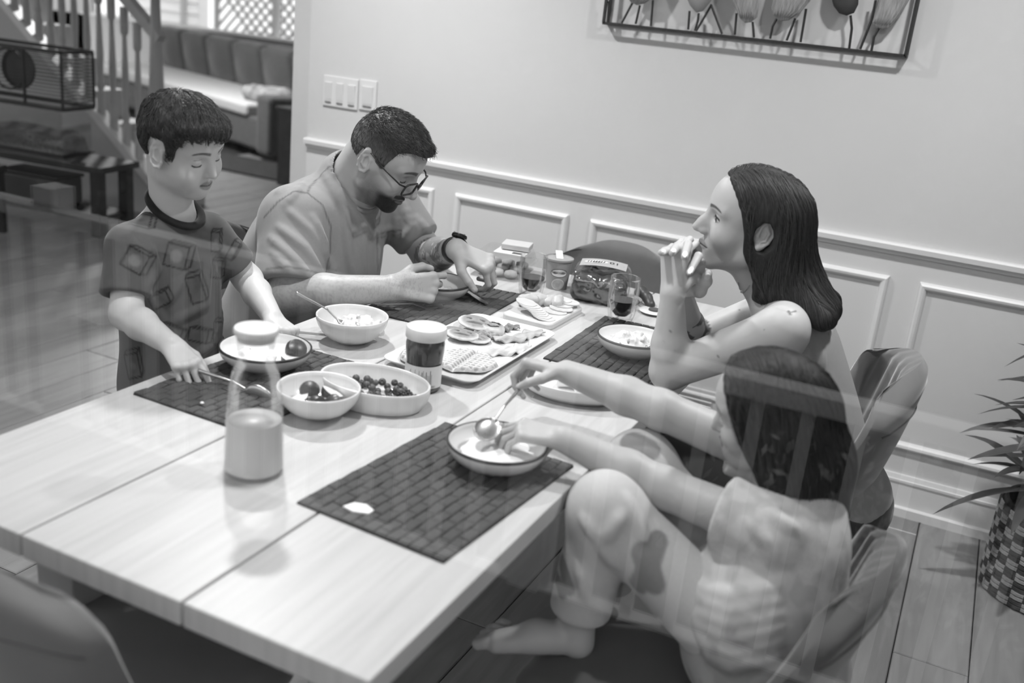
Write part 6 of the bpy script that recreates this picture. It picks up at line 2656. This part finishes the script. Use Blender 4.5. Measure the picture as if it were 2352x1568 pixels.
    add_folds(B, (-1.76, 1.40, .45), (-1.46, 1.94, 1.05), [([(345, 560), (360, 620), (340, 660)], .007, .003, '+'), ([(300, 540), (335, 600)], .006, .003, '+'), ([(480, 600), (470, 700), (400, 740)], .009, .004, '+'), ([(440, 560), (455, 650)], .008, .004, '+'),
                      ([(515, 690), (500, 780), (430, 830)], .009, .004, '+'), ([(350, 690), (380, 760), (420, 800)], .009, .004, '+'), ([(505, 560), (520, 600)], .006, .003, '+'), ([(420, 640), (380, 700)], .008, .004, '+')])
    cn = unit(fr.w(-.02, 0, -.06) - neckb)
    B.cone(neckb + cn * .004 + (.004, 0, 0), fr.w(-.02, 0, -.03), .053, .050, .006, '-')
    B.ell(neckb + (.040, 0, .014), (.034, .046, .026), .008, '-')
    for a, b, r in ((rsh, hem_r, .047), (lsh, hem_l, .044)):
        u_ = unit(b - a)
        B.cone(b + u_ * .030, b + u_ * .06, r, r, .005, '-')
    B.half((0, 0, .47), (0, 0, -1))
    V, F = B.mesh((-1.76, 1.40, .45), (-1.46, 1.94, 1.05), .0038)
    V = relax(V, F, 1)
    bv = surf(V, F)
    sme = np_mesh('t_shirt', V, F)
    c = np.full(len(V), .315)
    # plain angular block outlines printed on the cloth
    def block(cx, cy, w, h, a, fill, marks):
        ca, sa = math.cos(a), math.sin(a)
        tr = lambda x, y: (cx + x * ca - y * sa, cy + x * sa + y * ca)
        k = .35
        P0 = [tr(-w, -h), tr(w, -h), tr(w, h), tr(-w, h)]
        P1 = [tr(-w + w * k * 1.4, -h - h * k), tr(w + w * k * 1.4, -h - h * k), tr(w + w * k * 1.4, h - h * k)]
        for pl in ([*P0, P0[0]], [P0[0], P1[0], P1[1], P1[2], P0[2]], [P0[1], P1[1]]):
            pts = lay(bv, pl, step=8)
            if len(pts) > 1:
                dab(c, seg_dist(V, pts), .0017, .15, .0016)
        cen = lay(bv, [tr(0, 0), tr(.1, 0)])
        if cen:
            R_ = min(w, h) / 1000 * .8
            dab(c, np.linalg.norm(V - cen[0], axis=1), R_ * .7, fill, .004)
    for cx, cy, w, h, a, fl in ((322, 505, 24, 15, .25, .28), (310, 598, 26, 24, .5, .42), (405, 588, 25, 26, .25, .42), (450, 665, 17, 30, -.3, .30), (366, 690, 22, 15, -.45, .29), (495, 555, 10, 22, 0, .40),
                                (498, 618, 12, 20, .1, .40), (394, 760, 24, 12, .4, .28), (455, 770, 22, 15, .2, .30), (505, 765, 14, 26, 0, .31), (496, 478, 18, 12, .4, .30), (305, 840, 15, 28, -.2, .38), (535, 575, 8, 22, .5, .42)):
        block(cx, cy, w, h, a, fl, 0)
    paint(sme, c)
    sh = link_world('t_shirt', sme, CLOTH, T)
    K = Sdf()
    torus(K, neckb + cn * .010 + (.010, 0, -.004), unit(cn + v3((.55, 0, 0))), .054, .0085, 0, '+', 1.16, (1, 0, 0))
    V, F = K.mesh(neckb - .1, neckb + .12, .003)
    kme = np_mesh('collar', V, F)
    paint(kme, np.full(len(V), .14))
    kme.transform(Matrix.Translation(-Vector(T.location)))
    link('collar', kme, CLOTH, sh)
    P_ = Sdf()
    P_.ell((-1.605, 1.675, .52), (.10, .125, .10), 0)
    for yy in (1.61, 1.745):
        P_.chain([(-1.605, yy, .50), (-1.60, yy, .28), (-1.62, yy, .06)], [.075, .058, .045], .03)
        P_.cone((-1.62, yy, .035), (-1.52, yy, .03), .035, .028, .02)
    V, F = P_.mesh((-1.75, 1.52, -.002), (-1.46, 1.84, .66), .008)
    pme = np_mesh('trousers', V, F)
    paint(pme, np.where(V[:, 2] < .055, .6, .30))
    link_world('trousers', pme, CLOTH, T)
    return T, fr, t1, t2


BO, BO_fr, BO_t1, BO_t2 = build_boy()
# his spoon, held between the fingers
pA, pB = at(487, 866, z=TZ + .022), at(560, 893, z=TZ + .012)
o = link('spoon', spoon_mesh(), M_steel, smooth=True) if 'spoon_mesh' in globals() else None
if o:
    d = Vector(pB - pA).normalized()
    o.rotation_euler = Vector((-1, 0, 0)).rotation_difference(d).to_euler()
    o.location = tuple(pA + np.array(d) * .105)
    tag(o, 'steel spoon in the boy\'s near hand pointing at his bowl', 'spoon', 'cutlery on the table')


# ------------------------------------------------------------------ the seated girl
def build_girl():
    T = person((-.13, 1.54, 0), 'girl with straight dark hair sitting with knees drawn up reaching over her bowl')
    fr = Frame((-.234, 1.606, .912), 181, 14, -6, .92)
    A = dict(jaw=.041, face_w=.057, chin_z=-.094, chin_x=.072, lid_r=.0146, lip=.78, brow_w=.0034, nose_x=.1075, nose_z=-.032, nose_s=.88, mouth_z=-.064, mouth_x=.0925, mouth_w=.020, cheek=.030, eye_z=-.006, lash_z=-.006, brow=.006)
    S = Sdf()
    head(S, fr, A)
    neckb = v3((-.158, 1.610, .795))
    S.cone(fr.w(-.030, 0, -.05), neckb, .042, .046, .02)
    lsh, rsh = v3((-.190, 1.500, .752)), v3((-.205, 1.690, .790))
    lelb, lwr = v3((-.372, 1.520, .762)), v3((-.550, 1.490, .812))
    relb, rwr = v3((-.430, 1.640, .850)), v3((-.628, 1.673, .862))
    for a, b, c in ((lsh, lelb, lwr), (rsh, relb, rwr)):
        S.cone(a, b, .040, .035, .02)
        S.chain([b, b + (c - b) * .35, c], [.035, .034, .0225], .015)
    lx = unit((-.92, -.12, .02))
    n1, t1, w1 = hand(S, lwr + lx * .006, lx, (-.02, -.22, .97), -1, .76, [(30, 28, 14), (34, 32, 16), (38, 34, 18), (42, 36, 18)], (4, 1, -3, -7), ((.40, .15, -.90), (.45, .0, -.9), (.30, -.1, -.95)), 1.02)
    rx = unit((-.95, -.10, .02))
    n2, t2, w2 = hand(S, rwr + rx * .006, rx, (-.05, .28, .95), 1, .76, [(58, 52, 25), (66, 52, 25), (72, 52, 25), (76, 50, 25)], (3, 1, -2, -5), ((.62, .55, -.50), (.85, .22, -.48), (.80, -.10, -.6)), 1.02)
    # bare foot on the seat edge
    lank = v3((-.470, 1.458, .500))
    heel = v3((-.460, 1.455, .457))
    S.cone(lank + v3((0, 0, .05)), lank, .028, .028, .02)
    S.cone(lank, heel, .028, .023, .02)
    S.chain([heel + v3((-.005, -.002, .006)), v3((-.528, 1.420, .468)), v3((-.585, 1.390, .455))], [.026, .024, .016], .02)
    S.cone((-.498, 1.44, .465), (-.570, 1.428, .452), .018, .013, .02)
    S.cone((-.498, 1.425, .465), (-.582, 1.372, .455), .018, .015, .02)
    fd = unit((-.90, -.40, -.10))
    fs_ = unit((-.40, .90, 0))
    for k in range(5):
        b = v3((-.585, 1.374, .453)) + fs_ * (.0155 * k) + fd * (-.003 * k * k * .6 + .002 * k)
        L = (.030, .027, .025, .022, .018)[k]
        S.chain([b, b + fd * L * .6 + (0, 0, .003), b + fd * L], [(.0105, .0075, .0072, .0070, .0066)[k]] * 3, .004)
    mm = lambda w_, q: (np.minimum(q, w_(.1, 0, 0)) - .07, np.maximum(q, w_(.1, 0, 0)) + .07, .0024)
    V, F = body_mesh(S, [(fr.O - .140, fr.O + .140, .0024), mm(w1, lwr), mm(w2, rwr), (v3((-.66, 1.32, .42)), v3((-.43, 1.50, .54)), .003)], .005)
    base = .665
    col, q = face_paint(fr, V, base, A)
    paint_nails(V, col, n1 + n2, .76, .72)
    me = np_mesh('body', V, F)
    paint(me, col)
    link_world('body', me, SKIN, T)
    # straight hair falling past the shoulders
    H = Sdf()
    skull(H, fr, .010)
    for sd in (1, -1):
        H.ell(fr.w(-.012, sd * .062, -.030), v3((.062, .026, .090)) * fr.s, .03, '+', fr.R)
        H.chain([fr.w(-.030, sd * .052, -.03), fr.w(-.036, sd * .052, -.11), fr.w(-.060, sd * .046, -.175)], [.046, .042, .022], .03)
    H.chain([fr.w(-.060, 0, 0), fr.w(-.075, 0, -.10), fr.w(-.100, 0, -.20)], [.050, .050, .022], .04)
    xf = lambda z: np.interp(z, [-.25, -.16, -.08, -.02, .04, .075, .1], [-.03, .000, .034, .052, .062, .072, .078])
    H.func(lambda P: (fr.loc(P)[:, 0] - xf(fr.loc(P)[:, 2])) * .8 * fr.s, fr.O, .5, '&', .008)
    def groove(P):
        l = fr.loc(P)
        an = np.arctan2(l[:, 1], l[:, 0] + .02)
        return .0014 * np.sin(an * 40 + 3 * noise3(P * 30)) * ss(.11, .05, l[:, 2]) * ss(-.11, -.06, l[:, 2])
    H.func(groove, fr.O, .5, '~')
    hv, hf = H.mesh(fr.O + (-.15, -.17, -.25), fr.O + (.19, .17, .15), .003)
    link_world('hair', np_mesh('hair', hv, hf), HAIR, T)
    hl = fr.loc(hv)
    rs = np.random.RandomState(9)
    idx = rs.choice(np.flatnonzero((hl[:, 2] > -.06) & (hl[:, 0] < xf(hl[:, 2]) - .004)), 2600)
    def dirf(P):
        l = fr.loc(P)
        d = -fr.u[None] * ss(.115, .05, l[:, 2])[:, None] + fr.l[None] * (np.sign(l[:, 1]) * ss(.04, .1, l[:, 2]))[:, None] - fr.f[None] * (.3 * ss(.0, .1, l[:, 2]) + .05)[:, None]
        return d - fr.f[None] * (1.5 * ss(-.014, 0, l[:, 0] - xf(l[:, 2])))[:, None]
    strand_mesh('hair_strands', hv[idx], dirf, H, 12, .0095, .0005, T, HAIR_STR, seed=8, jit=.06, off=.0004)
    # T-shirt
    B = Sdf()
    up = unit((-.12, .10, .99))
    tx = unit(np.cross((0, 1, 0), up))
    TR = np.stack([tx, np.cross(up, tx), up])
    B.ell((-.150, 1.590, .685), (.090, .118, .13), 0, '+', TR)
    B.ell((-.135, 1.560, .545), (.100, .125, .13), .05, '+', TR)
    B.ell((-.205, 1.500, .600), (.110, .098, .125), .05, '+', TR)
    B.ell((-.150, 1.500, .500), (.130, .110, .080), .05)
    for sh in (lsh, rsh):
        B.cone(neckb + (0, 0, -.035), sh + (.004, 0, -.004), .056, .054, .03)
    hem_l = lsh + (lelb - lsh) * .42
    hem_r = rsh + (relb - rsh) * .40
    capped(B, lsh, hem_l, .055, .064, .02, cap=.006)
    capped(B, rsh, hem_r, .053, .060, .02, cap=.006)
    fl = []
    for k in range(6):
        y0 = 1330 + k * 32
        fl.append(([(1530 + k * 14, y0 - 60), (1580 + k * 10, y0 + 10), (1680, y0 + 40), (1790, y0 + 15)], .0095, .0025, '+'))
    fl += [([(1720, 1190), (1770, 1250), (1785, 1290)], .008, .003, '+'), ([(1760, 1170), (1830, 1220)], .008, .003, '+'), ([(1560, 1270), (1600, 1330)], .008, .003, '+')]
    add_folds(B, (-.38, 1.36, .46), (.02, 1.80, .90), fl)
    B.cone(neckb - (0, 0, .01), fr.w(-.02, 0, -.03), .050, .048, .012, '-')
    u_ = unit(hem_l - lsh)
    B.cone(hem_l + u_ * .03, hem_l + u_ * .06, .052, .052, .005, '-')
    u_ = unit(hem_r - rsh)
    B.cone(hem_r + u_ * .03, hem_r + u_ * .06, .049, .049, .005, '-')
    B.half((0, 0, .46), (0, 0, -1))
    V, F = B.mesh((-.38, 1.36, .44), (.02, 1.80, .90), .004)
    V = relax(V, F, 4)
    sme = np_mesh('t_shirt', V, F)
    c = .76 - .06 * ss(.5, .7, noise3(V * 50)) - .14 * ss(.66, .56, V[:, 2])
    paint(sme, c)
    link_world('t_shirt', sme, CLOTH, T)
    # printed trousers
    P_ = Sdf()
    P_.ell((-.130, 1.540, .505), (.115, .125, .080), 0)
    for hip, kn, an in ((v3((-.160, 1.485, .520)), v3((-.447, 1.455, .728)), lank + v3((.002, 0, .020))), (v3((-.155, 1.600, .525)), v3((-.445, 1.612, .748)), v3((-.475, 1.600, .500)))):
        P_.cone(hip, kn, .076, .056, .03)
        P_.ball(kn + v3((.006, 0, -.006)), .056, .03)
        capped(P_, kn, an, .056, .054, .03, cap=.006)
    add_folds(P_, (-.58, 1.30, .40), (.02, 1.72, .86), [([(1375, 1240), (1340, 1190)], .008, .003, '+'), ([(1385, 1245), (1430, 1180)], .008, .003, '+'), ([(1380, 1250), (1410, 1300)], .007, .003, '+'), ([(1330, 1300), (1350, 1380)], .008, .003, '+'), ([(1440, 1140), (1480, 1240)], .008, .003, '+')])
    P_.cone(lank + v3((.002, 0, .000)), lank - v3((0, 0, .03)), .043, .045, .005, '-')
    V, F = P_.mesh((-.58, 1.30, .40), (.02, 1.72, .86), .0045)
    V = relax(V, F, 1)
    bv = surf(V, F)
    pme = np_mesh('trousers', V, F)
    c = np.full(len(V), .72)
    for pl, r in (([(1478, 1270), (1500, 1340)], .020), ([(1512, 1240), (1490, 1300), (1465, 1345)], .017), ([(1290, 1290), (1305, 1350)], .014), ([(1270, 1300), (1290, 1360)], .012), ([(1450, 1010), (1490, 1030)], .022)):
        pts = lay(bv, pl, step=6)
        if len(pts) > 1:
            dab(c, seg_dist(V, pts), r, .50, .003)
    paint(pme, c)
    link_world('trousers', pme, CLOTH, T)
    return T, fr, t1, t2


GI, GI_fr, GI_t1, GI_t2 = build_girl()
if 'spoon_mesh' in globals():
    o = link('spoon', spoon_mesh(.180, .0235, .072), M_steel, smooth=True)
    hA, hB = (GI_t2[0] + GI_t2[4]) / 2, at(1120, 985, z=.800)
    d = Vector(hA - hB).normalized()
    xq = d
    zq = Vector(unit(CAM - hB) * .8 + v3((0, -.1, .35)))
    zq = (zq - xq * zq.dot(xq)).normalized()
    yq = zq.cross(xq)
    o.matrix_world = Matrix.Translation(Vector(hB)) @ Matrix((xq, yq, zq)).transposed().to_4x4()
    tag(o, 'large steel spoon held up in the girl\'s far hand over the yoghurt bowl', 'spoon', 'cutlery on the table')
